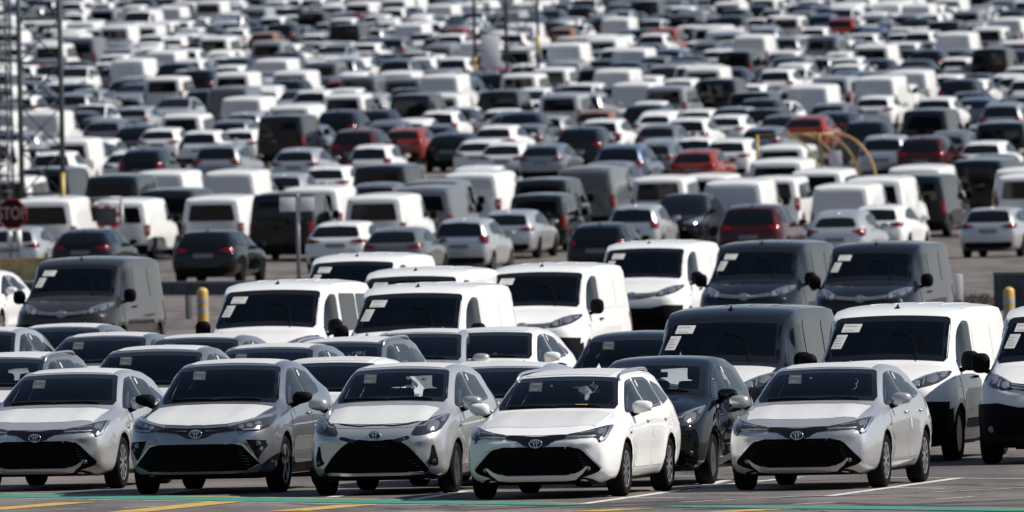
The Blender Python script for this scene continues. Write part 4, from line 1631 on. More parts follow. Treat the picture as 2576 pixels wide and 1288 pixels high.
def place(kind, colour, xc, dc, yaw, fine, variant='', label=None, whole=None, col=None, group=None):
    d = dc
    if whole is not None:
        r = bpy.data.objects.new(PROTO[whole[0]].name.split('.')[0], whole[1])
        COL.objects.link(r)
    else:
        p = proto(kind, fine, variant)
        if p['used'] == 0:
            r = p
        else:
            r = copy_tree(p)
        p['used'] += 1
    sl = 700.0 / FPX if d > KINK else 0.0
    r.matrix_world = Matrix.Translation((xc, d, ground_z(d))) @ Matrix.Rotation(math.atan(sl), 4, 'X') @ Matrix.Rotation(yaw, 4, 'Z')
    if not fine:                    # no two makes are quite the same size
        a = rnd.uniform(.965, 1.03)
        r.matrix_world = r.matrix_world @ Matrix.Diagonal((a, rnd.uniform(.93, 1.05), a * rnd.uniform(.955, 1.045), 1))
    if 'used' in r:
        if r is not PROTO.get((kind, fine, variant)):
            del r['used']
    VEH.append(dict(root=r, kind=kind, colour=colour, pos=(xc, d), yaw=yaw, label=label, fine=fine, col=col or COLORS[colour], group=group, variant=variant))
    return r

YAWF = R(-11.0)
YAWR = R(180 - 10.5)

# nearest vehicles, facing the camera.  mode 'w': front wheel contact on the viewer's right; 'l': on the left; 'r': roof edge centre and roof top
NEAR = [
 ('hatch', 'silver', 'w', 300, 1229, '', 'silver hatchback cut by the left edge, leftmost of the front row'),
 ('cross', 'slate', 'w', 708, 1238.5, 'dark_mirrors', 'slate grey crossover with black door mirrors and white film on its bonnet, front row'),
 ('city', 'silver', 'w', 1140, 1240, '', 'small silver hatchback with wide black trapezoid grille, between slate crossover and white estate'),
 ('estate', 'white', 'w', 1566, 1249, '', 'white estate car with silver roof rails and yellow slip behind its windscreen, front row'),
 ('hatch', 'silver', 'w', 2220, 1227, '', 'silver hatchback at the right end of the front row with chalk 3 on its windscreen'),
 ('city', 'black', 'w', 1785, 1219, 'dark_bare', 'small black hatchback parked behind the white estate with roof rails'),
 ('van', 'white', 'w', 2405, 1159, 'blind', 'white panel van with black bumper directly behind the right-hand silver hatchback'),
 ('van', 'white', 'l', 2484, 1167, 'blind', 'white panel van cut off by the right edge of the photo'),
 ('van', 'charcoal', 'r', 1832, 767, 'blind', 'black panel van with black roof and white-filmed bonnet behind the small black hatchback'),
 ('van', 'white', 'r', 1358, 661, 'blind', 'white panel van showing its headlight, in the middle behind the white hatchback'),
 ('van', 'white', 'r', 692, 704, 'glazed', 'white van with dark rear side windows beside the left striped bollard'),
 ('van', 'white', 'r', 1045, 711, 'blind', 'white panel van whose bonnet is hidden by a silver hatchback roof, left of centre'),
 ('van', 'white', 'r', 893, 636, 'blind', 'white panel van behind two white vans, just right of the white sign post'),
 ('van', 'white', 'r', 1040, 671, 'blind', 'white panel van of which only roof and windscreen top show between three white vans'),
 ('van', 'white', 'r', 1628, 604, 'blind', 'white panel van with grey-shaded bumper left of the two charcoal vans'),
 ('van', 'charcoal', 'r', 1912, 604, 'blind', 'charcoal panel van between the white van and another charcoal van'),
 ('van', 'charcoal', 'r', 2200, 606, 'blind', 'charcoal panel van, rightmost of the charcoal pair near the right bollard'),
 ('van', 'brown', 'r', 200, 645, 'blind', 'dark brown panel van parked alone at the left below the yellow block'),
 ('hatch', 'white', 'r', -78, 680, '', 'white hatchback at the left edge beside the brown van'),
 ('cross', 'grey', 'r', 388, 869, 'dark_mirrors', 'grey crossover with white roof film behind the two leftmost front cars'),
 ('hatch', 'grey', 'r', 262, 836, '', 'grey hatchback in front of the brown van, pale sheet behind its windscreen'),
 ('estate', 'grey', 'r', -5, 880, '', 'grey estate car at the left edge behind the leftmost silver hatchback'),
 ('hatch', 'silver', 'r', -62, 823, '', 'silver hatchback at the left edge showing two side windows'),
 ('hatch', 'grey', 'r', 150, 814, '', 'grey hatchback farthest back of the grey cars below the brown van'),
 ('hatch', 'grey', 'r', 492, 840, '', 'grey hatchback below the left striped bollard'),
 ('hatch', 'grey', 'r', 675, 864, '', 'grey hatchback below the glazed white van, behind the slate crossover'),
 ('hatch', 'white', 'r', 825, 898, '', 'white hatchback with crinkled roof film between slate crossover and small silver hatchback'),
 ('estate', 'grey', 'r', 850, 841, '', 'grey estate car below the two white vans left of centre'),
 ('hatch', 'silver', 'r', 1054, 827, '', 'silver hatchback with large roof behind the small silver hatchback'),
 ('hatch', 'silver', 'r', 1253, 911, '', 'silver hatchback glimpsed between the small silver hatchback and the white estate'),
 ('hatch', 'white', 'r', 1232, 823, '', 'white hatchback with white door mirror in front of the middle white van'),
 ('cross', 'black', 'r', 1600, 831, 'dark_bare', 'black crossover just left of the black panel van'),
]
for kind, colr, mode, x, y, var, lab in NEAR:
    yaw = YAWF + R(rnd.uniform(-.5, .5))
    if mode == 'r':
        xc, dc = solve_roof(kind, x, y, 'f', yaw)
    else:
        xc, dc = solve_wheel(kind, x, y, yaw, 1 if mode == 'w' else -1)
    place(kind, colr, xc, dc, yaw, True, var, lab, group='cars and vans facing the camera in slanting rows')

# vehicles seen from behind across the road and on the far slope: tile, x and y inside that tile's enlargement, kind, colour, facing
TILE = {'A': (0, 0), 'B': (603.75, 0), 'C': (1207.5, 0), 'D': (1932, 0), 'E': (0, 402.5), 'F': (603.75, 402.5), 'G': (1207.5, 402.5), 'H': (1932, 402.5), 'I': (1610, 375.7), 'J': (1610, 0)}
TK = 960.0 / 1717.0 * K
FARLIST = '''E 1365 455 estate black|E 295 264 van white|E 795 243 van white|E 545 452 hatch black|E 60 444 hatch silver|E 755 88 van charcoal|E 30 100 mpv white|E 290 58 van charcoal|E 1065 42 vanb white|E 1540 50 vanb white|E 1110 212 van charcoal|E 1420 222 van white|F 270 235 van black
F 905 225 van white|F 640 412 hatch white|F 1020 430 hatch grey|F 1470 392 city silver|F 940 22 van charcoal|F 560 35 hatch white|F 270 85 hatch silver|F 1280 158 mpv grey|F 890 140 suv grey|F 1210 215 van grey|F 1560 35 suv white|F 470 165 van white
G 170 335 hatch silver|G 375 205 mpv charcoal|G 775 402 city black|G 1020 300 city silver|G 1200 107 mpv white|G 1365 235 suv black f|I 620 235 vanb white|G 700 65 vanb grey|G -60 85 vanb white|G 410 137 mpv charcoal|G 830 25 suv grey
I 735 375 suv maroon|I 1310 405 cross silver|H 720 312 hatch white|H 490 152 vanb white|H 705 125 van white|H 980 85 van charcoal|H 985 45 van white|H 1475 300 estate silver|H 1400 -15 van black|H 1720 100 mpv white|H 1700 55 mpv white|H 20 95 mpv white|H 330 70 mpv white|I 910 57 van white|I 420 150 mpv white
A 260 748 vanb white|A 470 610 suv lightgrey|A 1060 850 hatch white|A 1330 868 city white|A 1590 850 hatch white|A 890 830 hatch black|A 690 820 hatch grey|A 1215 745 mpv white|A 1625 632 vanb white|A 860 385 vanb white|A 770 175 van white|A 1560 475 van white|A 1435 250 mpv white|A 690 60 mpv lightgrey|A 1130 35 vanb white|A 1400 8 van white|A 530 265 van grey|A 330 302 mpv white|A 500 440 suv white f|A 1560 380 hatch charcoal|A 900 545 hatch lightgrey f|A 1090 505 mpv white|A 1310 470 suv black|A 880 705 hatch silver|A 1180 655 hatch silver f|A 480 10 suv white
B 275 775 van charcoal|B 760 870 suv maroon|B 1090 850 hatch red|B 1270 832 hatch black|B 1390 895 hatch black|B 1580 925 hatch white|B 690 630 mpv white|B 640 745 suv black|B 1140 625 van charcoal|B 1340 600 van white|B 470 590 suv white|B 1335 500 vanb white|B 790 500 mpv grey|B 210 385 vanb white|B 1130 150 vanb white|B 1340 28 vanb white|B 790 10 van white|B 1420 385 suv white|B 830 285 hatch white|B 260 150 suv charcoal|B 700 150 van black|B 470 75 mpv charcoal|B 150 212 hatch orange|B 180 280 mpv lightgrey|B 480 215 hatch white|B 1040 385 suv grey|B 640 305 hatch silver f
C 120 605 van charcoal|C 530 625 mpv silver|C 800 780 suv white|C 1180 838 hatch grey|C 1380 778 suv white|C 410 960 hatch slate|C 930 970 suv blue|C 1430 1008 hatch red|C 90 850 hatch white|C 150 960 hatch white|C 660 850 suv charcoal|C 1580 515 van black|C 1020 545 vanb white|C 1240 575 mpv lightgrey|C 890 455 vanb white|C 570 290 vanb white|C 910 110 vanb white|C 1210 180 mpv red|C 1360 100 mpv charcoal|C 265 490 mpv white|C 470 440 mpv white|C 240 330 mpv white|C 200 215 suv white|C 540 178 hatch orange|C 280 830 hatch grey|C 1100 5 van charcoal|C 660 28 suv black|C 630 180 hatch white f|C 1150 222 suv white|C 760 740 hatch orange|C 1150 955 hatch grey
J 740 235 vanb white|J 630 330 mpv black|J 610 45 suv black|J 1340 115 suv red|J 1130 560 vanb white|J 1105 775 hatch red|J 1280 762 hatch charcoal|J 1500 800 suv charcoal|J 930 790 hatch charcoal|J 580 945 hatch white|J 800 840 hatch slate|J 980 90 mpv white|J 1220 240 mpv slate|J 900 455 suv white
D 990 20 vanb white|D 1600 110 vanb white|D 1330 60 mpv lightgrey|D 1245 220 vanb white|D 1470 180 mpv white|D 690 290 van white|D 1050 325 suv black|D 1480 315 van black|D 720 505 vanb white|D 1260 525 suv black|D 1050 720 van charcoal|D 1560 820 van black|D 1110 640 suv white|D 1380 655 hatch blue|D 1020 905 suv maroon|D 1430 945 hatch white|D 1480 1040 hatch grey|D 760 925 suv silver|D 90 970 mpv white|D 300 180 hatch white|D 60 100 suv white|D 1240 400 hatch white|D 1000 205 suv white|D 700 640 hatch white|D 1560 690 suv lightgrey|D 400 690 hatch grey'''
def size_at(d, k):
    return FPX / d * SPEC[k]['W'], FPX / d * SPEC[k]['H']

BOX = []        # picture boxes of what must stay visible: x0, y0, x1, y1, distance
FOOT = []       # ground footprints
def clash(x, d, lg=4.7, wd=2.15):
    for fx, fd, fl, fw in FOOT:
        dy = d - fd
        if abs(dy) < (lg + fl) / 2 + .3 and abs((x - fx) - math.tan(R(10.8)) * dy) < (wd + fw) / 2:
            return True
    return False
for v in VEH:
    FOOT.append((v['pos'][0], v['pos'][1], SPEC[v['kind']]['Lg'], SPEC[v['kind']]['W'] + .1))

def vis_box(kind, xc, d):
    sp = SPEC[kind]
    zt = ground_z(d) + sp['H']
    px, py = project(Vector((xc, d, zt)))
    w_, h_ = size_at(d, kind)
    return (px - w_ * .5, py, px + w_ * .5, py + h_ * .30, d)

WHOLE = {}
def far_vehicle(kind, colr, xc, d, yaw, variant):
    if d > 860:
        key = (kind, variant)
        if key not in WHOLE:
            proto(kind, False, variant)
            WHOLE[key] = whole_mesh(kind, variant)
        return place(kind, colr, xc, d, yaw, False, variant, None, ((kind, False, variant), WHOLE[key]))
    return place(kind, colr, xc, d, yaw, False, variant, None)

for ent in FARLIST.replace('\n', '|').split('|'):
    q = ent.split()
    tx, ty = TILE[q[0]]
    x, y = tx + float(q[1]) * TK, ty + float(q[2]) * TK
    kind, var = q[3], ''
    if kind == 'vanb':
        kind, var = 'van', 'blind'
    fc = 'f' if len(q) > 5 else 'b'
    yaw = (YAWF if fc == 'f' else YAWR) + R(rnd.uniform(-1.2, 1.2))
    xc, dc = solve_roof(kind, x, y, fc, yaw)
    lg = SPEC[kind]['Lg']
    # a parked car cannot share the place of another: slide it back a little if the reading overlaps
    for _ in range(14):
        if not clash(xc, dc, lg, SPEC[kind]['W'] + .1):
            break
        dc += 1.0
        xc += xc / dc
    else:
        continue
    FOOT.append((xc, dc, lg, SPEC[kind]['W'] + .1))
    BOX.append(vis_box(kind, xc, dc))
    far_vehicle(kind, q[4], xc, dc, yaw, var)
N_READ = len(VEH)
_d = gp(1925, 340, 2.3).y
BOX.append((1915, 338, 2195, 432, _d))
FOOT.append((gp(1990, 340, 2.3).x, _d, 2.5, 4.5))

# the rest of the lot: looser lines of cars between those
frnd = random.Random(5)
FILLK = [('hatch', '', 24), ('suv', '', 22), ('city', '', 17), ('estate', '', 14), ('cross', '', 8), ('mpv', '', 7), ('van', '', 4), ('van', 'blind', 6)]
FILLC = [('white', 40), ('charcoal', 15), ('black', 11), ('grey', 11), ('silver', 13), ('lightgrey', 6), ('slate', 4), ('red', .5), ('blue', 2)]
def pick(lst):
    t = frnd.uniform(0, sum(q[-1] for q in lst))
    for q in lst:
        t -= q[-1]
        if t <= 0:
            return q
    return lst[0]
cand = []
d = 1440.0
while d > 672:
    half = 1330.0 / FPX * d
    x = -half - frnd.uniform(0, 2.5)
    while x < half:
        k, var, _ = pick(FILLK)
        c = pick(FILLC)[0]
        if k == 'van' and frnd.random() < .6:
            c = 'white'
        dd = d + frnd.uniform(-1.2, 1.2) + x * .35 % 6.0
        b = vis_box(k, x, dd)
        hfull = size_at(dd, k)[1]
        hide = any(q[4] > dd and b[0] < q[2] - 2 and b[2] > q[0] + 2 and b[1] < q[3] and b[1] + hfull > q[1] for q in BOX)
        if not hide and not clash(x, dd, SPEC[k]['Lg'], SPEC[k]['W'] + .1):
            FOOT.append((x, dd, SPEC[k]['Lg'], SPEC[k]['W'] + .1))
            cand.append((dd, x, k, var, c, 'f' if frnd.random() < .12 else 'b', frnd.uniform(-1.5, 1.5)))
        x += 2.55 + (frnd.random() ** 3) * 1.2
    d -= 5.4 + 2.6 * (d - 585) / 850
# leave out the ones wholly hidden behind nearer vehicles
CELL = 6
cover = set()
def cells(k, x, dd, top=1.0):
    px, py = project(Vector((x, dd, ground_z(dd) + SPEC[k]['H'])))
    w_, h_ = size_at(dd, k)
    big = k in ('van', 'mpv')
    out = []
    for cy in range(math.floor(py / CELL), math.floor((py + h_ * top) / CELL) + 1):
        f = (cy * CELL - py) / h_
        hw = w_ * (.5 if f > .35 else .44 if big else .30 + .17 * max(0, f) / .35)
        for cx in range(math.floor((px - hw) / CELL), math.floor((px + hw) / CELL) + 1):
            out.append((cx, cy))
    return out
allv = [(v['pos'][1], v['pos'][0], v['kind'], None) for v in VEH] + [(q[0], q[1], q[2], q) for q in cand]
for dd, x, k, q in sorted(allv, key=lambda e: e[0]):
    cs = [c for c in cells(k, x, dd) if -2 <= c[0] <= 2576 / CELL + 1 and -1 <= c[1] <= 1288 / CELL]
    if q is not None:
        free = sum(1 for c in cs if c not in cover)
        if not cs or free < max(3, .06 * len(cs)):
            continue
        yaw = (YAWF if q[5] == 'f' else YAWR) + R(q[6])
        far_vehicle(k, q[4], x, dd, yaw, q[3])
    cover.update(cs)


# ------------------------------------------------------------------ colours and labels of the vehicles
def img(v):
    p = Vector((v['pos'][0], v['pos'][1], ground_z(v['pos'][1]) + SPEC[v['kind']]['H']))
    return project(p)
for v in VEH:
    tint(v['root'], v['col'])
for c in VEH[8]['root'].children:          # this dark van wears white transport film on its bonnet
    if c.name.startswith('bonnet'):
        c.color = (.68, .68, .67, 0.0)
def name_of(v):
    return (WORD.get(v['colour'], v['colour']) + ' ' + KINDW[v['kind']])
for v in VEH:
    v['px'], v['py'] = img(v)
    v['w'] = FPX / v['pos'][1] * SPEC[v['kind']]['W']
used = set(v['label'] for v in VEH if v['label'])
def zone(v):
    c = 'left' if v['px'] < 620 else 'centre left' if v['px'] < 1288 else 'centre right' if v['px'] < 1930 else 'right'
    return c
def neigh(v):
    L_ = R_ = F_ = B_ = None
    for o in VEH:
        if o is v:
            continue
        dx, dy = o['px'] - v['px'], o['py'] - v['py']
        if abs(dy) < 26 and abs(o['pos'][1] - v['pos'][1]) < 26:
            if dx < 0 and (L_ is None or dx > L_['px'] - v['px']):
                L_ = o
            if dx > 0 and (R_ is None or dx < R_['px'] - v['px']):
                R_ = o
        if abs(dx) < v['w'] * .8:
            if 3 < dy < 120 and (F_ is None or dy < F_['py'] - v['py']):
                F_ = o
            if -120 < dy < -3 and (B_ is None or dy > B_['py'] - v['py']):
                B_ = o
    return L_, R_, F_, B_
SHORT = {'hatch': 'hatchback', 'estate': 'estate', 'city': 'hatchback', 'cross': 'crossover', 'suv': 'utility car', 'van': 'van', 'mpv': 'van'}
def sn(o):
    return WORD.get(o['colour'], o['colour']).replace('light grey', 'pale').replace('slate grey', 'slate') + ' ' + SHORT[o['kind']]
SEEN = set()
for v in sorted(VEH, key=lambda q: q['pos'][1]):
    r = v['root']
    if v['label'] is None:
        l, rr, f, b = neigh(v)
        base = name_of(v)
        if v['kind'] == 'van':
            base = base.replace('panel van', 'windowless van' if v['variant'] == 'blind' else 'panel van')
        tries = []
        if f:
            tries.append(f'{base} behind a {sn(f)}')
        if l and rr:
            tries.append(f'{base} between {sn(l)} and {sn(rr)}')
        if f and rr:
            tries.append(f'{base} behind {sn(f)}, left of {sn(rr)}')
        if f and l:
            tries.append(f'{base} behind {sn(f)}, right of {sn(l)}')
        if f and b:
            tries.append(f'{base} between {sn(f)} in front and {sn(b)} behind')
        if l and rr and f:
            tries.append(f'{base} between {sn(l)} and {sn(rr)}, behind {sn(f)}')
            if b:
                tries.append(f'{base} amid {sn(l)}, {sn(rr)}, {sn(f)} and {sn(b)}')
        z_ = zone(v)
        tier = 'top edge' if v['py'] < 70 else 'upper part' if v['py'] < 200 else 'middle' if v['py'] < 380 else 'near lot'
        tries += [t + f', {z_} of {tier}' for t in tries[:] if len(t.split()) <= 11]
        lab = next((t for t in tries if t not in used and len(t.split()) <= 16), None)
        if lab is None:
            k = 2
            ordn = ['second', 'third', 'fourth', 'fifth', 'sixth', 'seventh', 'eighth', 'ninth', 'tenth']
            for o in ordn:
                lab = f'{base} in the far lot, {o} such from the front at {z_}'
                if lab not in used:
                    break
        v['label'] = lab
        used.add(lab)
    tag(r, v['label'], CATW[v['kind']], v['group'] or 'cars and vans parked facing away on the far lot')
    if 'used' in r:
        del r['used']
for k, p in PROTO.items():
    if not any(v['root'] is p for v in VEH):
        def kill(o):
            for c in list(CHMAP.get(o, [])):
                kill(c)
            bpy.data.objects.remove(o)
        kill(p)

# things on single vehicles: chalk on two windscreens, slips of paper on the dashboard
def windscreen_point(v, x, z, out):
    shl = Shell(SPEC[v['kind']]['rows'])
    pr = PRC.setdefault(v['kind'], Proj(shl.build(64, [1, 1, 4, 4, 5, 3, 3, 3, 4])))
    p, n = pr.hit('F', x, z)
    return p + n * out
PRC = {}
def screen_child(v):
    return next(c for c in v['root'].children if c.name.startswith('windscreen'))
def chalk(v, arcs):
    bm = bmesh.new()
    for arc in arcs:
        tube(bm, [windscreen_point(v, x, z, .006) for x, z in arc], .0028, 4)
    from_bm('chalk_mark', bm, CHALK, screen_child(v))
def arc(cx, cz, r, a0, a1, n=9):
    return [(cx + r * math.cos(R(a0 + (a1 - a0) * k / n)), cz + r * 1.1 * math.sin(R(a0 + (a1 - a0) * k / n))) for k in range(n + 1)]
def slip(v, x0, x1, z, h, m, nm):
    bm = bmesh.new()
    vs = [bm.verts.new(windscreen_point(v, x, zz, .006)) for x, zz in ((x0, z), (x1, z), (x1 - .01, z + h), (x0 + .01, z + h))]
    bm.faces.new(vs)
    from_bm(nm, bm, m, screen_child(v), False)
v4, v5 = VEH[3], VEH[4]
chalk(v5, [arc(.40, 1.215, .026, 120, -90), arc(.40, 1.165, .030, 90, -130)])
chalk(v4, [arc(.24, 1.21, .022, 0, 330), arc(.30, 1.205, .024, 40, 360), arc(.37, 1.245, .022, -60, 200), arc(.31, 1.29, .024, -120, 80)])
slip(v4, .20, .36, 1.035, .022, PAPERY, 'yellow_slip')
slip(v5, .14, .45, 1.032, .014, PAPER, 'paper_slip')
for v in (v4, v5):
    bm = bmesh.new()
    c = windscreen_point(v, -.145, 1.265, .006)
    box(bm, c.x, c.y, c.z, .022, .004, .028)
    from_bm('small_sticker', bm, PAPER, screen_child(v), False)


# ------------------------------------------------------------------ masts, signs, barriers
def at_px(x, ybase):
    return gp(x, ybase)

def lattice_tower(name, base, w, hgt, leg, label, step=1.3, rotz=0.0, mat_=None, yellow=None):
    mat_ = mat_ or DKSTEEL
    r = empty(name, base)
    r.rotation_euler.z = rotz
    c = [(-w / 2, -w / 2), (w / 2, -w / 2), (w / 2, w / 2), (-w / 2, w / 2)]
    for i, (x, y) in enumerate(c):
        bm = bmesh.new()
        tube(bm, [(x, y, 0), (x, y, hgt)], leg / 2, 8)
        lg = from_bm('leg', bm, mat_, r)
        if yellow and i in yellow:
            bm = bmesh.new()
            z0, z1 = yellow[i]
            tube(bm, [(x, y, z0), (x, y, z1)], leg / 2 + .012, 8)
            from_bm('yellow_guard', bm, YELLOW, lg)
    k = 0
    z = .55
    bmh = bmesh.new()
    bmd = bmesh.new()
    while z < hgt - .1:
        for i in range(4):
            a, b = c[i], c[(i + 1) % 4]
            tube(bmh, [(a[0], a[1], z), (b[0], b[1], z)], leg * .40, 5)
            z2 = min(z + step, hgt)
            if k % 2:
                a, b = b, a
            tube(bmd, [(a[0], a[1], z), (b[0], b[1], z2)], leg * .2, 5)
        z += step
        k += 1
    tag(from_bm('horizontal_bracing', bmh, mat_, r), kind='stuff')
    tag(from_bm('diagonal_bracing', bmd, mat_, r), kind='stuff')
    tag(r, label, 'mast')
    return r

# left floodlight mast: two legs read in the picture, base behind the yellow block
pa, pb = at_px(58, 646), at_px(161.5, 644)
s_ = FPX / pb.y
wdt = (pb.x - pa.x)
ctr = Vector((pb.x - wdt / 2, pb.y + wdt / 2, 0))
ctr.z = ground_z(ctr.y)
lattice_tower('lattice_mast', ctr, wdt, 14.0, .125, 'steel lattice mast behind the stop sign, one leg painted yellow near its foot', 1.32, 0.0, DKSTEEL, {1: (.75, 2.5)})
_m = bpy.data.objects['lattice_mast']
bm = bmesh.new()
tube(bm, [(wdt / 2 - .02, -wdt / 2 - .05, .12), (wdt / 2 - .66, -wdt / 2 - .05, 1.35)], .05, 8)
from_bm('brace', bm, STEEL, _m)
pc = at_px(8, 640)
lattice_tower('lattice_mast', pc + Vector((0, 3.0, 0)), .42, 14.0, .07, 'slender lattice mast at the left edge of the photo', .45, R(20), DKSTEEL)
# mast among the far cars
pd = at_px(1277, 262)
lattice_tower('lattice_mast', pd, 2.05, 15.0, .15, 'tall thin lattice mast standing among the far cars', 1.9, R(45), DKSTEEL, {1: (2.2, 3.1), 3: (.9, 2.2)})
r = empty('equipment_cabinet', at_px(1237, 268))
bm = bmesh.new()
box(bm, 0, 0, 2.5, .86, .45, 1.5, .03)
from_bm('cabinet_body', bm, WHITEP, r)
bm = bmesh.new()
box(bm, 0, -.233, 2.5, .74, .02, 1.36, .01)
from_bm('cabinet_door', bm, WHITEP, r)
for s in (-.3, .3):
    bm = bmesh.new()
    tube(bm, [(s, 0, 0), (s, 0, 1.76)], .04, 8)
    from_bm('leg', bm, STEEL, r)
tag(r, 'white equipment cabinet on legs beside the far lattice mast', 'cabinet')

# stop sign
p = gp(34, 704)
s_ = FPX / p.y
ctrz = CAM_H - (unroll(33, 538)[1] - HORIZON) / s_
r = empty('stop_sign', (p.x, p.y, 0))
r.rotation_euler.z = R(-4)
rad = 37.5 / s_ / math.cos(R(22.5))
bm = bmesh.new()
def octo(bm, rad, y0, y1, z):
    A = [bm.verts.new((rad * math.cos(R(22.5 + 45 * k)), y0, z + rad * math.sin(R(22.5 + 45 * k)))) for k in range(8)]
    B = [bm.verts.new((q.co.x, y1, q.co.z)) for q in A]
    bm.faces.new(A); bm.faces.new(list(reversed(B)))
    for k in range(8):
        bm.faces.new((A[k], B[k], B[(k + 1) % 8], A[(k + 1) % 8]))
    bmesh.ops.recalc_face_normals(bm, faces=bm.faces[:])
octo(bm, rad, -.01, .01, ctrz)
fcx = from_bm('sign_face', bm, SIGNRED, r, False)
bm = bmesh.new()
A = [(rad * .97 * math.cos(R(22.5 + 45 * k)), -.014, ctrz + rad * .97 * math.sin(R(22.5 + 45 * k))) for k in range(8)]
tube(bm, A, .011, 6, 0, True)
from_bm('sign_border', bm, REDP, fcx)
fc = bpy.data.curves.new('lettering', 'FONT')
fc.body = 'STOP'
fc.size = rad * .86
fc.align_x = 'CENTER'
fc.align_y = 'CENTER'
fc.extrude = .003
fc.offset = .008
fc.space_character = 1.05
fo = bpy.data.objects.new('lettering', fc)
COL.objects.link(fo)
dg = bpy.context.evaluated_depsgraph_get()
dg.update()
me = bpy.data.meshes.new_from_object(fo.evaluated_get(dg))
bpy.data.objects.remove(fo)
me.materials.clear()
me.materials.append(SIGNLET)
lt = link_mesh('lettering', me, fcx)
lt.matrix_basis = Matrix.Translation((0, -.016, ctrz)) @ Matrix.Rotation(R(90), 4, 'X') @ Matrix.Diagonal((.86, 1.25, 1, 1))
for x in (-.07, .16):
    bm = bmesh.new()
    tube(bm, [(x, .04, 0), (x, .04, ctrz + .2)], .03, 8)
    po = from_bm('sign_post', bm, STEEL, r)
    bm = bmesh.new()
    tube(bm, [(x, .04, ctrz - .95), (x, .04, ctrz - .46)], .085, 8)
    from_bm('reflective_sleeve', bm, WHITEP, po)
tag(r, 'octagonal dark red stop sign at the left edge below the lattice mast', 'road sign')

# white double sign on a pole
p = gp(753, 742)
s_ = FPX / p.y
zt = CAM_H - (unroll(745, 488)[1] - HORIZON) / s_
zc = CAM_H - (unroll(745, 514)[1] - HORIZON) / s_
r = empty('sign_post', (p.x, p.y, 0))
bm = bmesh.new()
tube(bm, [(0, 0, 0), (0, 0, zt)], .05, 10)
from_bm('pole', bm, STEEL, r)
for a, b in ((701, 741), (751, 788)):
    bm = bmesh.new()
    xx = ((a + b) / 2 - 746) / s_
    box(bm, xx, -.06, zc, (b - a) / s_, .02, 36 / s_, .006)
    pl = from_bm('sign_plate', bm, WHITEP, r)
    bm = bmesh.new()
    box(bm, xx, -.045, zc + 19 / s_, (b - a) / s_ + .03, .03, .03)
    from_bm('plate_rail', bm, DKSTEEL, pl)
bm = bmesh.new()
box(bm, -.02, 0, zt - .02, .85, .05, .05)
from_bm('cross_bar', bm, STEEL, r)
tag(r, 'grey pole carrying two small white plates behind the white vans', 'sign')

# rectangular traffic mirror with red and white border on a frame
p = gp(257, 660)
s_ = FPX / p.y
def zof(x, y):
    return CAM_H - (unroll(x, y)[1] - HORIZON) / s_ - ground_z(p.y)
r = empty('traffic_mirror', p)
zc = zof(270, 546)
bm = bmesh.new()
cx = (269.5 - 261) / s_
W2, H2 = 60 / s_ / 2, 47 / s_ / 2
box(bm, cx, 0, zc, W2 * 2, .06, H2 * 2, .02)
mf = from_bm('mirror_face', bm, MIRROR, r)
k = 0
for side in range(4):
    for q in range(4):
        bm = bmesh.new()
        t0 = -1 + q * .5 + .25
        if side < 2:
            box(bm, cx + t0 * W2, -.012, zc + (H2 + .03) * (1 if side else -1), W2 * .5, .075, .07)
        else:
            box(bm, cx + (W2 + .04) * (1 if side == 3 else -1), -.012, zc + t0 * H2, .08, .075, H2 * .5)
        from_bm('border_block', bm, REDP if (q + side) % 2 else WHITEP, mf)
bm = bmesh.new()
box(bm, cx, -.03, zc + H2 + .14, .36, .12, .11, .02)
from_bm('lamp_box', bm, WHITEP, r)
for a in (205.5, 309):
    bm = bmesh.new()
    xx = (a - 257) / s_
    tube(bm, [(xx, .06, 0), (xx, .06, zof(a, 497))], .045, 8)
    from_bm('post', bm, STEEL, r)
bm = bmesh.new()
tube(bm, [((204 - 257) / s_, .06, zof(257, 499)), ((309 - 257) / s_, .06, zof(257, 499))], .04, 8)
from_bm('cross_bar', bm, STEEL, r)
tag(r, 'dark rectangular traffic mirror with red and white border on two posts', 'mirror')

# yellow concrete block at the left
p0, p1 = gp(-30, 707), gp(152, 704)
bm = bmesh.new()
hh = 56 / (FPX / p0.y)
v0 = [(0, 0), (.0, hh * .35), (.12, hh * .55), (.16, hh), (.42, hh), (.46, hh * .55), (.58, hh * .35), (.58, 0)]
A = [bm.verts.new((p0.x, p0.y + a, z)) for a, z in v0]
B = [bm.verts.new((p1.x, p1.y + a, z)) for a, z in v0]
for k in range(len(v0)):
    bm.faces.new((A[k], A[(k + 1) % len(v0)], B[(k + 1) % len(v0)], B[k]))
bm.faces.new(A); bm.faces.new(B)
bmesh.ops.recalc_face_normals(bm, faces=bm.faces[:])
o = from_bm('concrete_barrier', bm, BLOCKY, None, False)
tag(o, 'scuffed yellow concrete barrier behind the brown van under the stop sign', 'barrier')

# dark guard board on posts, left of the bollard, and the dark wall on the right
def board(x0, x1, yt, yb, ygr, name, label, posts):
    a, b = gp(x0, ygr + (0)), gp(x1, ygr)
    s0 = FPX / a.y
    r = empty(name, a)
    ln = (b - a).length
    ang = math.atan2(b.y - a.y, b.x - a.x)
    r.rotation_euler.z = ang
    zt = CAM_H - (unroll(x0, yt)[1] - HORIZON) / s0
    zb = max(0.03, CAM_H - (unroll(x0, yb)[1] - HORIZON) / s0)
    bm = bmesh.new()
    box(bm, ln / 2, 0, (zt + zb) / 2, ln, .09, zt - zb, .01)
    from_bm('barrier_board', bm, CONC, r)
    bm = bmesh.new()
    box(bm, ln / 2, 0, zt + .03, ln, .12, .06, .01)
    from_bm('cap_rail', bm, CONCTOP, r)
    for q in posts:
        bm = bmesh.new()
        box(bm, ln * q, .11, zt * .5, .11, .11, zt, .01)
        from_bm('post', bm, DKSTEEL, r)
    tag(r, label, 'barrier')
